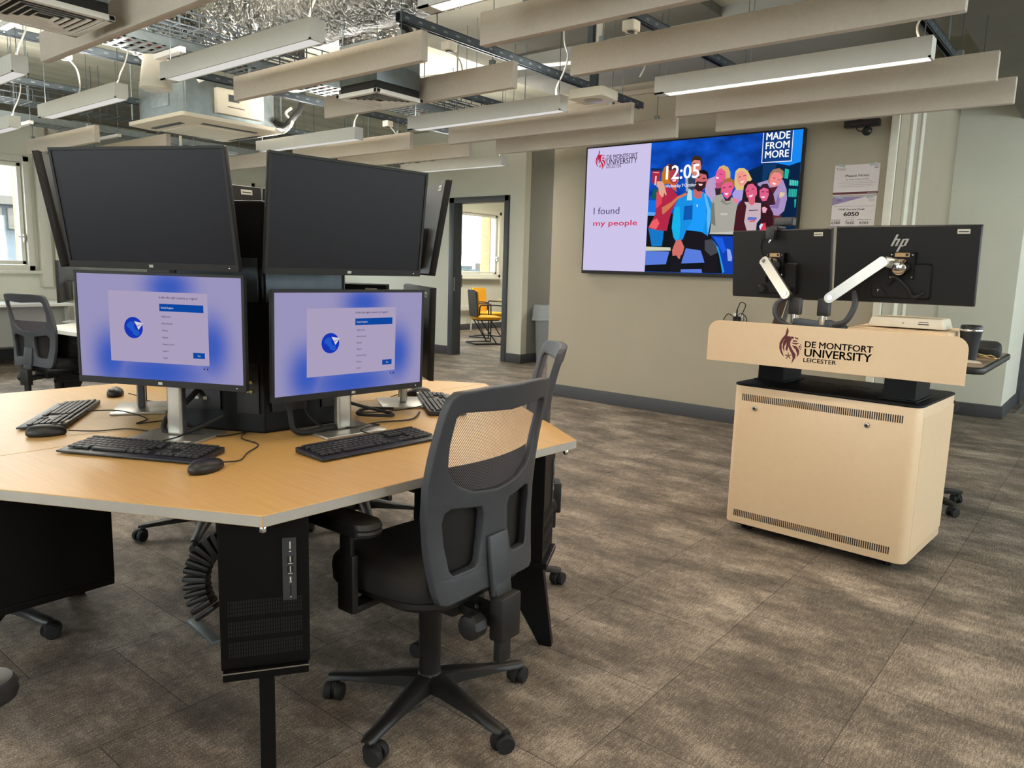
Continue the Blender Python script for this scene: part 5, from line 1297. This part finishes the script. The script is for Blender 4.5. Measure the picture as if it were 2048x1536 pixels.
for s, c, x, z, w, cap in TV_TEXT:
    if s in ('I found', 'my people'): cap *= .9
    put_text(m, s, x, z, w, cap, pcol(c), lambda x, z: (x, -.0060, z), .0 if s in ('I found', 'LEICESTER') else (.003 if s in ('DE MONTFORT', 'UNIVERSITY', 'Wednesday 9 October') else .007))
for lp in LOGO:
    vs, fs = curve_fill([lp], 0); m.add([(.112 + v.x * .198, -.0058, .972 + v.y * .198) for v in vs], fs, pcol('b81c40'))
m.build('screen', pm, tv, smooth=0, flip=False)

# ------------------------------------------------------------------ notices on the screen wall
def notice(label, x0, x1, z0, z1, art):
    t = thing('wall_notice', label, 'notice', (x0, 6.318, z0), group='notices taped to the screen wall')
    w, h = x1 - x0, z1 - z0
    q = MB(); q.box((w / 2, -.001, h / 2), (w, .002, h)); q.build('sheet', mat('notice_paper', 'cfc6c4', .35, noise=.02), t, smooth=0)
    k = MB(); mats = [M_ink, M_maroon, mat('lilac_print', '8a7ca6', .5), M_label, mat('grey_print', '6d666c', .6)]
    tx = lambda s, cx, z, wd, cap, mi=0, bo=.007: put_text(k, s, cx - wd / 2, z, wd, cap, mi, lambda x, y: (x, -.0028, y), bo)
    rc = lambda x0, z0, x1, z1, mi, d=.0024: k.add([(x0, -d, z0), (x1, -d, z0), (x1, -d, z1), (x0, -d, z1)], [(0, 1, 2, 3)], mi)
    art(tx, rc, k, w, h); k.build('print', mats, t, smooth=0, flip=False)
    c = MB()
    for x in (.05, w - .05): c.box((x, -.003, h - .004), (.05, .001, .018), 0, Matrix.Rotation(R(12 if x < .1 else -14), 3, 'Y'))
    c.build('sticky_tape', M_film, t, smooth=0)
def art1(tx, rc, k, w, h):
    tx('Please Note:', w * .52, h * .60, w * .53, h * .075); tx('This session is being recorded.', w * .52, h * .50, w * .52, h * .032)
    for i, (a, b_) in enumerate(((.17, .86), (.09, .94), (.14, .88), (.12, .88))): rc(w * a, h * (.44 - .055 * i), w * b_, h * (.447 - .055 * i), 4)
    rc(0, h * .025, w, h * .10, 1); tx('dmu.ac.uk', w * .87, h * .05, w * .19, h * .028, 3, 0)
    tx('DMU', w * .93, h * .92, w * .09, h * .03); rc(w * .88, h * .86, w * .97, h * .885, 4)
    for lp in LOGO[:3]:
        vs, fs = curve_fill([lp], 0); k.add([(w * .05 + v.x * .02, -.0026, h * .83 + v.y * .024) for v in vs], fs, 1)
    for i, s in enumerate(('DE MONTFORT', 'UNIVERSITY', 'LEICESTER')): tx(s, w * .18, h * (.885 - .035 * i), w * .15, h * .026, 0, 0)
def art2(tx, rc, k, w, h):
    k.add([(0, -.0024, h * .72), (0, -.0024, h * .99), (w * .78, -.0024, h * .99)], [(0, 1, 2)], 2)
    for i, s in enumerate(('DE MONTFORT', 'UNIVERSITY', 'LEICESTER')): tx(s, w * .16, h * (.90 - .025 * i), w * .13, h * .018, 0, 0)
    for i in range(5): rc(w * .82, h * (.95 - .03 * i), w * (.97 - .03 * (i % 3)), h * (.957 - .03 * i), 4)
    rc(w * .02, h * .675, w * .95, h * .683, 4)
    tx('ITMS Service Desk', w * .46, h * .55, w * .60, h * .055); tx('6050', w * .46, h * .36, w * .34, h * .13, 0, .014); rc(w * .34, h * .315, w * .58, h * .325, 4)
    for cx, a, s in ((.12, 'Reporting', '6380'), (.44, 'Security', '7642'), (.77, 'Student Support', '6366')):
        tx(a, w * cx, h * .225, w * (.2 if cx < .7 else .31), h * .03); tx(s, w * cx, h * .10, w * .2, h * .085); rc(w * (cx - .09), h * .06, w * (cx + .09), h * .068, 4)
    rc(0, 0, w, h * .04, 2)
notice('upper paper notice on the wall beside the display, headed Please Note', -1.915, -1.585, 1.945, 2.175, art1)
notice('lower paper notice beside the display, with service desk phone numbers', -1.912, -1.588, 1.70, 1.935, art2)
t = thing('sensor_bar', 'black sensor bar with a round camera hanging high beside the display', 'camera', (-1.726, 6.25, 2.44))
m = MB(); m.box((0, 0, .025), (.25, .07, .05)); m.build('bar', M_black, t, bevel=.006)
m = MB()
for k in range(9): m.box((-.07 + k * .018, -.0355, .022), (.008, .002, .006))
m.build('indicator_row', mat('plum_indicator', '6a2a4a', .4), t, smooth=0)
m = MB(); m.lathe((.045, -.02, -.035), [(.008, -.03), (.028, -.022), (.036, 0), (.028, .022), (.008, .03)], 20, axis='y'); m.build('ball_camera', M_black, t, smooth=60)
m = MB(); m.tube(smooth_path([(.04, 0, 0), (.0, .0, -.03), (-.03, 0, -.02), (-.04, 0, 0)], 6), .004, 6); m.tube([(.045, 0, 0), (.045, -.01, -.02)], .008, 8); m.build('cable', M_rubber, t)
MB().box((-.03, .04, .06), (.03, .05, .03)).build('wall_mount', M_blackm, t)
t = thing('wall_socket', 'wall socket with a tangle of black leads left of the lectern', 'socket', (-2.61, 6.30, .93))
MB().box((0, .01, 0), (.09, .02, .09)).build('plate', M_silver, t, bevel=.004)
m = MB(); m.box((0, -.025, -.005), (.05, .05, .05)); m.cyl((0, -.03, .02), (0, -.03, .075), .007, 8); m.build('plug', M_rubber, t, bevel=.006)
for k, P in enumerate(([(0, -.05, .0), (.05, -.07, .05), (.10, -.05, .0), (.06, -.06, -.10)], [(0, -.05, 0), (-.06, -.07, .04), (-.11, -.05, -.03), (-.09, -.04, -.12)], [(0, -.03, .075), (.03, -.04, .14), (.08, -.05, .12), (.05, -.06, .03)], [(-.02, -.05, -.02), (.0, -.08, -.06), (.06, -.07, -.02), (.08, -.05, -.12)])):
    MB().tube(smooth_path(P, 8), .004, 6).build('lead', M_rubber, t)

# ------------------------------------------------------------------ lectern
LX, LY = -1.05, 3.90
lec = thing('lectern', 'white and cream university lectern with a long logo panel on a vented cabinet', 'lectern', (LX, LY, 0))
rotb = Matrix.Translation((-.002, .02, 0)) @ Matrix.Rotation(R(-3), 4, 'Z')
bw, bd, z0, z1 = .865, .63, .045, .755
m = MB(); m.prism(rrect(bw, bd, .045, 6), z0, z1); m.xf(rotb); m.build('cabinet', M_lectern, lec, bevel=.003, smooth=40)
for zz, nm in ((z1 - .075, 'upper'), (z0 + .035, 'lower')):
    m = MB()
    for k in range(78): m.box((-bw / 2 + .055 + k * (bw - .125) / 77, -bd / 2 - .0003, zz + .018), (.0048, .0016, .034))
    m.xf(rotb); m.build('vent_slots', M_rubber, lec, smooth=0)
for x in (-.31, .22):
    m = MB(); m.lathe((x, -bd / 2 - .004, z1 - .105), [(.013, .003), (.012, -.004), (.008, -.006)], 16, 0, 'y'); m.lathe((x, -bd / 2 - .0065, z1 - .105), [(.007, .003), (.006, -.004)], 12, 1, 'y'); m.xf(rotb); m.build('lock', [M_silver, M_rubber], lec)
m = MB(); 
m.span((bw / 2 - .0005, -bd / 2 + .06, z0 + .04), (bw / 2 + .0015, bd / 2 - .03, z1 - .045)); m.xf(rotb); m.build('side_panel', M_lectern, lec, bevel=.001, smooth=0)
m = MB(); m.prism(rrect(bw + .004, bd + .004, .045, 6), z1, z1 + .010); m.xf(rotb); m.build('top_plate', M_blackm, lec, bevel=.002, smooth=40)
m = MB()
for gx in (-.12, .06, .24):
    for gy in (-.06, .06):
        for i in range(11):
            for j in range(4): m.box((gx - .07 + i * .012 - j * .004, gy - .02 + j * .013, z1 + .0104), (.006, .006, .0012))
m.xf(rotb); m.build('top_vents', M_rubber, lec, smooth=0)
m = MB(); m.prism(rrect(bw - .05, bd - .05, .04, 5), z0 - .012, z0); m.xf(rotb); m.build('base_plate', M_blackm, lec)
for sx, sy in ((-1, -1), (1, -1), (-1, 1), (1, 1)):
    m = MB()
    for s in (-1, 1): m.lathe((sx * .34 + s * .014, sy * .23, .026), [(.012, -.010), (.026, -.008), (.026, .008), (.012, .010)], 18, axis='x')
    m.box((sx * .34, sy * .23, .032), (.012, .03, .02)); m.xf(rotb); m.build('castor', M_rubber, lec, smooth=40)
# lifting columns
for x, y in ((-.34, .03), (.31, -.09)):
    m = MB(); m.box((x, y, z1 + .075), (.135, .24, .15)); m.xf(rotb); m.build('lifting_column', M_blackm, lec, bevel=.004, smooth=0)
    m = MB(); m.box((x, y, z1 + .012), (.16, .27, .006)); m.xf(rotb); m.build('column_flange', M_blackm, lec, bevel=.002, smooth=0)
# worktop with dark rounded edge
wx0, wx1, wy0, wy1 = -1.645 - LX, -.435 - LX, 3.66 - LY, 4.60 - LY
m = MB(); m.prism(rrect(wx1 - wx0, wy1 - wy0, .05, 6, (wx0 + wx1) / 2, (wy0 + wy1) / 2), .915, .945); m.build('worktop_edge', M_black, lec, bevel=.010, seg=3, smooth=50)
m = MB(); m.prism(rrect(wx1 - wx0 - .03, wy1 - wy0 - .03, .04, 6, (wx0 + wx1) / 2, (wy0 + wy1) / 2), .9445, .9462); m.build('worktop', mat('taupe_laminate', '8d7a66', .45, noise=.05), lec, smooth=0)
m = MB(); m.span((-.50, -.20, .898), (.44, .5, .915)); m.build('under_frame', M_blackm, lec, smooth=0)
# logo panel
px0, px1, pz0, pz1, py = -1.583 - LX, -.474 - LX, .886, 1.083, 3.47 - LY
r_ = .055
pl = [(px0, pz0), (px1, pz0)] + [(px1 - r_ + r_ * math.cos(R(a)), pz1 - r_ + r_ * math.sin(R(a))) for a in range(0, 91, 15)] + [(px0 + r_ + r_ * math.cos(R(a)), pz1 - r_ + r_ * math.sin(R(a))) for a in range(90, 181, 15)]
m = MB(); m.prism(pl, 0, .008, fn=lambda x, z, y: (x, py + y, z)); fp = m.build('logo_panel', M_lectern, lec, bevel=.001, smooth=0)
m = MB(); kx = -1.229 - LX; hh = .1675
for i, lp in enumerate(LOGO):
    vs, fs = curve_fill([lp], 0); m.add([(kx + v.x * hh, py - .0008, .9067 + v.y * hh) for v in vs], fs, 0)
for s, x, z, w, cap in (('DE MONTFORT', -1.1135, .988, .286, .0275), ('UNIVERSITY', -1.1126, .947, .283, .0345), ('LEICESTER', -1.1147, .921, .1425, .018)):
    put_text(m, s, x - LX, z, w, cap, 1, lambda x, z: (x, py - .0008, z), .008)
m.build('logo', [M_maroon, M_ink], fp, smooth=0, flip=False)
for x in (-.36, .36): MB().span((x - .02, py + .008, .90), (x + .02, wy0 + .03, .93)).build('panel_bracket', M_blackm, lec, smooth=0)
# raised cream hood on the worktop
m = MB(); m.prism([(-.02, .946), (.36, .946), (.36, 1.03), (.30, 1.075), (-.02, 1.075)], -.065, .065, fn=lambda y, z, x: (0, 0, 0))
m = MB(); m.prism([(3.72 - LY, .9465), (4.20 - LY, .9465), (4.20 - LY, 1.078), (3.80 - LY, 1.072)], -1.03 - LX, -.60 - LX, fn=lambda y, z, x: (x, y, z)); m.build('console_hood', M_lectern, lec, bevel=.008)
# leaning flat bar at the left
m = MB(); m.bar((-1.70 - LX, 4.36 - LY, .946), (-1.585 - LX, 4.30 - LY, 1.30), .035, .012, 0, (0, 1, 0)); m.bar((-1.66 - LX, 4.38 - LY, .946), (-1.565 - LX, 4.33 - LY, 1.30), .02, .02, 1, (0, 1, 0)); 
e = m.build('leaning_bar', [mat('brown_bar', '4a3a2c', .4), M_galv], lec, bevel=.002, smooth=0)
e.location.x += .10

# things on the lectern
t = thing('document_camera', 'flat cream document camera box behind the logo panel, right of the monitor arms', 'document camera', (-.80, 4.0, 1.078))
m = MB(); m.prism([(-.165, .002), (.165, .002), (.150, .048), (-.150, .048)], -.10, .10, fn=lambda x, z, y: (x, y, z)); m.build('body', M_cream, t, bevel=.005)
m = MB(); m.box((-.01, -.1005, .024), (.005, .002, .005)); m.box((.075, -.1005, .032), (.04, .002, .003)); m.box((.075, -.1005, .022), (.045, .002, .005)); m.build('print_marks', M_ink, t, smooth=0)
m = MB(); m.box((0, 0, .0487), (.26, .16, .002)); m.build('top_recess', mat('beige_plastic', 'b9ab90', .5), t, smooth=0)
t = thing('travel_cup', 'dark lidded travel cup standing on the right end of the lectern', 'cup', (-.545, 4.0, .9465))
MB().lathe((0, 0, 0), [(.030, 0), (.033, .003), (.038, .07), (.044, .125), (.046, .132)], 30).build('cup_body', mat('dark_blue_cup', '23262e', .35), t, smooth=40)
MB().lathe((0, 0, .132), [(.047, 0), (.0475, .003), (.0475, .008), (.046, .010)], 30).build('steel_ring', M_chrome, t, smooth=40)
MB().lathe((0, 0, .142), [(.045, 0), (.044, .012), (.040, .018), (.039, .012), (.0, .012)], 30).build('lid', M_black, t, smooth=40)
t = thing('pouch', 'dark soft zipped pouch lying behind the travel cup', 'pouch', (-.515, 4.33, .9465), R(8))
m = MB(); m.loft([[(x * q, y * q, z) for x, y in rrect(.12, .22, .045, 6)] for q, z in ((.9, .0), (1, .012), (1.02, .035), (.96, .058), (.7, .068))]); m.build('bag', mat('black_nylon', '17181a', .7, noise=.2, nscale=80, bump=.4, bscale=60), t, smooth=60)
MB().box((.01, -.108, .04), (.06, .006, .006)).build('zip', M_galvd, t, bevel=.002)
t = thing('glasses', 'folded gold framed glasses lying beside the dark pouch', 'glasses', (-.495, 4.14, .9465), R(-30))
m = MB(); m.tube(smooth_path([(-.05, 0, .012), (-.03, -.004, .018), (0, 0, .014), (.03, -.004, .018), (.05, 0, .012)], 6), .003, 6); m.build('frame', M_gold, t)
for s in (-1, 1): MB().tube(smooth_path([(s * .05, 0, .012), (s * .02, .02, .006), (-s * .05, .03, .004)], 6), .0022, 6).build('temple', M_gold, t)
t = thing('folded_note', 'small cream paper note lying in front of the travel cup', 'note', (-.515, 3.875, .9465), R(15))
m = MB(); m.prism([(-.04, 0), (.04, 0), (.035, .006), (-.038, .012)], -.025, .025, fn=lambda x, z, y: (x, y, z)); m.build('paper', M_cream, t, smooth=0)

# twin monitors on a two armed clamp
def arm_monitor(label, c, yaw, tilt, logo=False):
    t = thing('monitor', label, 'monitor', c, yaw, 'monitors over the lectern')
    T = panel_body(t, .613, .366, False, tilt, 0, 0)
    m = MB(); m.box((0, .034, .0), (.11, .030, .125), 0); m.box((0, .050, .052), (.064, .002, .020), 1); m.box((-.02, .0512, .052), (.012, .001, .012), 2)
    for sx in (-1, 1):
        for sz in (-1, 1): m.lathe((sx * .045, .050, sz * .052), [(.005, -.002), (.005, .002), (.002, .004)], 10, 3, 'y')
    m.xf(T); m.build('mounting_plate', [M_blackm, mat('tan_label', 'b39468', .6), M_ink, M_chrome], t, bevel=.001, smooth=0)
    m = MB(); m.lathe((0, .06, -.005), [(.040, -.004), (.040, .01), (.030, .03), (.030, .05), (.022, .056)], 24, axis='y'); m.xf(T); m.build('swivel_joint', M_chrome, t, smooth=40)
    m = MB(); m.tube(smooth_path([(.05, .05, -.09), (.02, .085, -.05), (-.03, .06, -.10), (-.06, .07, -.14), (-.10, .05, -.12)], 8), .009, 8); m.box((.075, .05, -.125), (.02, .02, .035), 0, Matrix.Rotation(R(40), 3, 'Y')); m.xf(T); m.build('power_lead', M_rubber, t)
    m = MB(); m.box((.09, .050, -.118), (.015, .004, .010), 0); m.xf(T); m.build('plug_tag', M_label, t, smooth=0)
    if logo:
        m = MB(); k = .0165
        def st(u0, v0, v1, wd=.58):
            s = .42; P = [(u0 - wd / 2 + s * v0, v0), (u0 + wd / 2 + s * v0, v0), (u0 + wd / 2 + s * v1, v1), (u0 - wd / 2 + s * v1, v1)]
            m.add([(.022 - u * k, .0195, .105 + v * k) for u, v in P], [(0, 1, 2, 3)])
        st(-1.55, -1.0, 2.3); st(-.45, -1.0, .9); st(.65, -3.0, 1.0); st(1.75, -.9, .9)
        for a, b_, v in ((-1.3, -.2, .95), (.9, 2.0, .95), (.4, 1.5, -.85)):
            m.add([(.022 - (u + .42 * w_) * k, .0195, .105 + w_ * k) for u, w_ in ((a, v - .25), (b_, v - .25), (b_, v + .12), (a, v + .12))], [(0, 1, 2, 3)])
        m.xf(T @ Matrix.Translation((0, .0012, 0))); m.build('maker_logo', M_silver, t, smooth=0, flip=False)
    return T
arm_monitor('right monitor over the lectern seen from behind, bearing a silver slanted logo', (-.846, 3.956, 1.373), R(181.6), -8.2, True)
arm_monitor('left monitor over the lectern seen from behind, with a webcam clipped on top', (-1.478, 4.086, 1.367), R(163.9), -5.8)
arm = thing('twin_monitor_stand', 'silver two armed monitor stand clamped on the lectern behind the logo panel', 'monitor arm', (-1.13, 3.88, .9465))
A = lambda x, y, z: (x + 1.13, y - 3.88, z - .9465)
m = MB(); m.box(A(-1.09, 3.87, 1.0), (.10, .09, .10)); m.box(A(-1.07, 3.87, .955), (.14, .12, .016)); m.build('clamp_base', M_char, arm, bevel=.008)
m = MB(); m.bar(A(-1.31, 3.87, 1.075), A(-1.06, 3.88, 1.055), .055, .045); m.bar(A(-1.15, 3.87, 1.075), A(-1.05, 3.87, 1.045), .05, .05); m.build('cross_beam', M_galvd, arm, bevel=.010)
for x, nm in ((-1.305, 0), (-1.165, 1)):
    m = MB(); m.cyl(A(x, 3.87, 1.07), A(x, 3.87, 1.115), .024, 20); m.build('pivot_ring', M_chrome, arm)
    m = MB(); m.box(A(x, 3.87, 1.155), (.056, .05, .085)); m.build('pivot_head', M_black, arm, bevel=.008)
def spring_arm(p, q, nm='spring_arm'):
    p, q = Vector(A(*p)), Vector(A(*q))
    m = MB(); m.bar(p, q, .032, .044, 0, (0, -1, 0)); m.build('arm_core', M_char, arm, bevel=.004)
    d = (q - p).normalized(); f = Vector((0, -1, 0)); f = (f - d * f.dot(d)).normalized()
    u = d.cross(f)
    m = MB(); ring = []
    n = 9; L = (q - p).length; hw = .024
    pts = [(-hw * math.sin(PI * i / n), hw * math.cos(PI * i / n)) for i in range(n + 1)] + [(L + .6 * hw * math.sin(PI * i / n), -hw * math.cos(PI * i / n)) for i in range(n + 1)]
    P0 = [p + f * .024 + d * a + u * b_ for a, b_ in pts]; P1 = [p + f * .032 + d * a + u * b_ for a, b_ in pts]
    m.loft([P0, P1]); s = m.build('silver_cover', M_silver, arm, smooth=40)
    for c in (p + d * .004, q - d * .006):
        m = MB(); m.cyl(c + f * .030, c + f * .036, .011, 16); m.cyl(c + f * .036, c + f * .038, .006, 12); m.build('bolt', M_chrome, s)
spring_arm((-1.125, 3.83, 1.205), (-.90, 3.83, 1.385))
spring_arm((-1.335, 3.84, 1.205), (-1.495, 3.93, 1.375))
MB().bar(A(-.91, 3.85, 1.385), A(-.85, 3.87, 1.37), .03, .05).build('wrist', M_chrome, arm, bevel=.006)
MB().bar(A(-1.50, 3.96, 1.375), A(-1.50, 4.0, 1.365), .03, .05).build('wrist', M_chrome, arm, bevel=.006)
MB().tube(smooth_path([A(-1.34, 3.85, 1.20), A(-1.39, 3.83, 1.16), A(-1.38, 3.82, 1.10), A(-1.33, 3.83, 1.06), A(-1.25, 3.84, 1.045)], 8), .014, 10).build('cable_sleeve', M_char, arm)
MB().tube(smooth_path([A(-1.03, 3.84, 1.24), A(-1.01, 3.82, 1.18), A(-1.04, 3.81, 1.10), A(-1.10, 3.82, 1.075)], 8), .014, 10).build('cable_sleeve', M_char, arm)
t = thing('webcam', 'black webcam clipped to the top of the left lectern monitor', 'webcam', (-1.490, 4.09, 1.555), R(-14))
m = MB(); m.box((.02, .0, .036), (.115, .035, .046)); m.build('camera_body', M_black, t, bevel=.008)
MB().box((.02, -.0185, .036), (.10, .002, .034)).build('back_plate', M_char, t, bevel=.001)
m = MB(); m.box((-.005, -.022, .006), (.05, .07, .012)); m.box((-.012, -.070, -.028), (.05, .026, .066)); m.build('clip', M_black, t, bevel=.003)
MB().bar((-.008, -.074, -.055), (-.016, -.076, -.080), .009, .009).build('screw_lever', M_chrome, t, bevel=.002)
MB().tube(smooth_path([(-.02, -.06, -.02), (-.06, -.05, -.03), (-.10, -.03, -.09), (-.09, -.03, -.14), (-.05, -.045, -.19)], 8), .003, 6).build('cable', M_rubber, t)
for _o in ():
    pass

# ------------------------------------------------------------------ castor chair base peeping out behind the lectern
t = thing('stool', 'black castor and base arm of a stool showing behind the right side of the lectern', 'stool', (-.86, 4.85, 0))
m = MB(); m.lathe((0, 0, 0), [(.03, .07), (.04, .075), (.04, .11), (.028, .12), (.028, .56)], 20); m.build('column', M_chair_black, t)
for k in range(5):
    M = Matrix.Rotation(R(-33 + 72 * k), 4, 'Z'); m = MB(); m.loft([[(a, -w, z0_), (a, w, z0_), (a, w, z1_), (a, -w, z1_)] for a, w, z0_, z1_ in ((.02, .03, .07, .11), (.27, .02, .062, .085), (.29, .012, .064, .08))]); m.xf(M); m.build('base_arm', M_chair_black, t, bevel=.003)
    m = MB()
    for s in (-1, 1): m.lathe((.27 + s * .016, .015, .027), [(.01, -.01), (.027, -.008), (.027, .008), (.01, .01)], 16, axis='x')
    m.cyl((.27, 0, .03), (.27, 0, .066), .01, 10); m.xf(M); m.build('castor', M_rubber, t)
MB().lathe((0, 0, .56), [(.05, 0), (.17, .01), (.185, .03), (.18, .06), (.12, .07)], 28).build('seat', M_fabric, t, smooth=50)

# ------------------------------------------------------------------ waste bin by the corridor
t = thing('waste_bin', 'tall grey waste bin with a clear liner at the corner of the screen wall', 'bin', (-6.27, 8.52, 0))
MB().loft([[(x * q, y * q, z) for x, y in rrect(.34, .30, .04, 5)] for q, z in ((.80, 0), (1.0, .78), (1.04, .785), (1.04, .80), (.98, .80), (.78, .02))], cap=False).build('bin_body', mat('grey_bin', '8f9599', .5), t, smooth=40)
rr = random.Random(3); m = MB(); base = rrect(.37, .33, .05, 8); rings = []
for q, z in ((1.0, .815), (1.02, .80), (1.04, .74), (1.06, .66), (1.07, .60)):
    rings.append([(x * q * (1 + (rr.uniform(-.06, .06) if z < .8 else 0)), y * q * (1 + (rr.uniform(-.06, .06) if z < .8 else 0)), z + (rr.uniform(-.02, .02) if z < .65 else 0)) for x, y in base])
m.loft(rings, cap=False); m.build('bin_liner', M_film, t, smooth=25)

# ------------------------------------------------------------------ meeting room furniture
def visitor_chair(label, loc, rz):
    t = thing('visitor_chair', label, 'chair', (loc[0], loc[1], 0), rz, 'yellow chairs in the meeting room')
    m = MB(); m.loft([[(x * q, y * q, z) for x, y in rrect(.46, .46, .10, 6)] for q, z in ((.92, .42), (1, .43), (1, .465), (.9, .48))]); m.build('seat', M_yellow, t, smooth=50)
    m = MB(); m.loft([[(x * q, y * q, z) for x, y in rrect(.44, .44, .10, 6)] for q, z in ((.9, .405), (1, .42))]); m.build('seat_shell', M_black, t, smooth=50)
    def bk(x, z, o): return (x, -.22 - .10 * (z - .45) + .5 * x * x + o, z)
    out = rrect(.42, .46, .06, 5, 0, .70)
    for nm, o0, o1, mm in (('back_shell', -.022, -.008, M_char), ('back_pad', -.007, .018, M_yellow)):
        q = MB(); d = dense(out, .04); q.add([bk(x, z, o0) for x, z in d] + [bk(x, z, o1) for x, z in d], [tuple(range(len(d))), tuple(range(2 * len(d) - 1, len(d) - 1, -1))] + [(i, (i + 1) % len(d), len(d) + (i + 1) % len(d), len(d) + i) for i in range(len(d))]); q.build(nm, mm, t, smooth=40)
    for s in (-1, 1):
        MB().tube(smooth_path([(s * .24, -.20, .50), (s * .27, -.20, .66), (s * .27, -.10, .675), (s * .27, .16, .67), (s * .27, .20, .60), (s * .26, .20, .03), (s * .25, .15, .016), (s * .24, -.26, .016)], 4), .012, 8).build('side_frame', M_black, t)
        MB().tube([(s * .20, -.15, .41), (s * .25, .12, .018)], .011, 8).build('strut', M_black, t)
    MB().tube([(-.24, -.26, .016), (.24, -.26, .016)], .012, 8).build('rear_bar', M_black, t)
    return t
v = visitor_chair('grey backed yellow chair nearest the meeting room door', (-8.62, 9.84), R(-28))
dup(v, (-9.35, 10.75, 0), R(-85), 'yellow chair facing the camera, farther from the meeting room door')
t = thing('meeting_table', 'white topped table with a wooden edge in the meeting room', 'table', (-7.85, 10.95, 0))
m = MB(); m.prism(rrect(2.1, 1.1, .12, 6), .715, .74); m.m[1] = 0; m.m = [0 if i in (0, 1) else 1 for i in range(len(m.m))]; m.build('tabletop', [M_pale, M_wood], t)
for sx in (-1, 1):
    for sy in (-1, 1): MB().cyl((sx * .85, sy * .4, 0), (sx * .85, sy * .4, .715), .025, 12).build('leg', M_white, t)
t = thing('radiator_pipe', 'white pipe rising from the skirting under the meeting room window', 'pipe', (-10.70, 11.75, 0))
MB().tube([(0, 0, 0), (0, 0, .46)], .018, 10).build('pipe', M_white, t); MB().box((0, .0, .47), (.05, .7, .10)).build('wall_box', M_white, t, bevel=.01)

# ------------------------------------------------------------------ second desk at the far left
P2 = Vector((-6.15, 3.22)); d2 = thing('pale_desk', 'pale topped six-sided desk behind the far left chair', 'desk', (P2.x, P2.y, 0), R(5))
hx = [(1.12 * math.cos(R(60 * k)), 1.12 * math.sin(R(60 * k))) for k in range(6)]
m = MB(); m.prism(hx, .712, .74); m.build('worktop', M_pale, d2, smooth=0)
m = MB(); m.prism([(x * .28, y * .28) for x, y in hx], .74, 1.55); m.build('equipment_column', M_blackm, d2, smooth=0)
for k in range(6):
    a = R(60 * k); m = MB(); m.prism([(.6, .71), (.96, .71), (.96, .30), (1.0, 0), (.95, 0), (.82, .30), (.6, .6)], -.018, .018, fn=lambda u, z, w: (u, w, z)); m.xf(Matrix.Rotation(a, 4, 'Z')); m.build('leg', M_blackm, d2, smooth=0)
for k, lab in ((4, 'black computer under the pale desk, beside the far left chair'), (5, 'black computer under the pale desk, right of the far left chair')):
    a = R(5 + 60 * k); c = P2 + Vector((math.cos(a), math.sin(a))) * 1.0
    t = thing('desktop_computer', lab, 'computer', (c.x, c.y, 0), a + PI / 2, 'computers under the pale desk')
    MB().span((-.10, 0, .335), (.10, .4, .70)).build('cage', M_blackm, t, bevel=.004); MB().span((.04, -.004, .5), (.075, .001, .65)).build('port_strip', M_char, t); MB().span((-.098, -.012, .31), (.098, .4, .334)).build('bottom_tray', M_blackm, t)
def far_monitor(label, x, y, yaw, cz):
    t = thing('monitor', label, 'monitor', (x, y, .74), yaw, 'monitors on the pale desk')
    panel_body(t, .579, .346, False, 0, cz - .74, -.03)
    MB().span((-.11, -.06, 0), (.11, .11, .01)).build('stand_base', M_silver, t, bevel=.003); MB().span((-.025, .016, .01), (.025, .046, cz - .74)).build('stand_post', M_silver, t, bevel=.006)
far_monitor('dark monitor cut by the left edge, above the far left chair', -7.0, 2.62, R(-35), 1.09)
def simple_kb(label, x, y, rz):
    t = thing('keyboard', label, 'keyboard', (x, y, .74), rz, 'input devices on the pale desk')
    MB().prism([(-.07, .003), (.07, .003), (.07, .02), (-.07, .010)], -.22, .22, fn=lambda u, z, w: (w, u, z)).build('case', M_black, t, bevel=.002)
    m = MB()
    for i in range(20):
        for j in range(6): m.box((-.205 + i * .0215, -.055 + j * .022, .0175 + .0015 * j), (.018, .018, .005))
    m.build('key_caps', M_key, t, smooth=0)
simple_kb('black keyboard at the back of the pale desk by the lit monitor edge', -6.50, 2.62, R(5))
t = thing('mouse', 'black mouse lying on the pale desk behind its keyboard', 'computer mouse', (-6.42, 2.86, .74), R(80))
MB().loft([[(.031 * s * math.cos(2 * PI * j / 20), .056 * s * math.sin(2 * PI * j / 20), z) for j in range(20)] for s, z in ((.9, 0), (1, .006), (.95, .02), (.6, .033), (.1, .037))]).build('shell', M_black, t, smooth=60); MB().box((0, .02, .034), (.004, .014, .005)).build('scroll_wheel', M_char, t)
# low window desk behind it
t = thing('window_desk', 'white desk under the left window, seen through the far left chair back', 'desk', (-10.2, 3.1, 0))
MB().span((-.55, -1.1, .71), (.45, .6, .74)).build('worktop', M_pale, t, bevel=.002, smooth=0)
for y in (-1.0, .5): MB().span((-.5, y - .02, 0), (.4, y + .02, .71)).build('end_panel', M_greywall, t, smooth=0)
MB().span((.30, -1.0, .25), (.33, .5, .71)).build('modesty_panel', M_greywall, t, smooth=0)
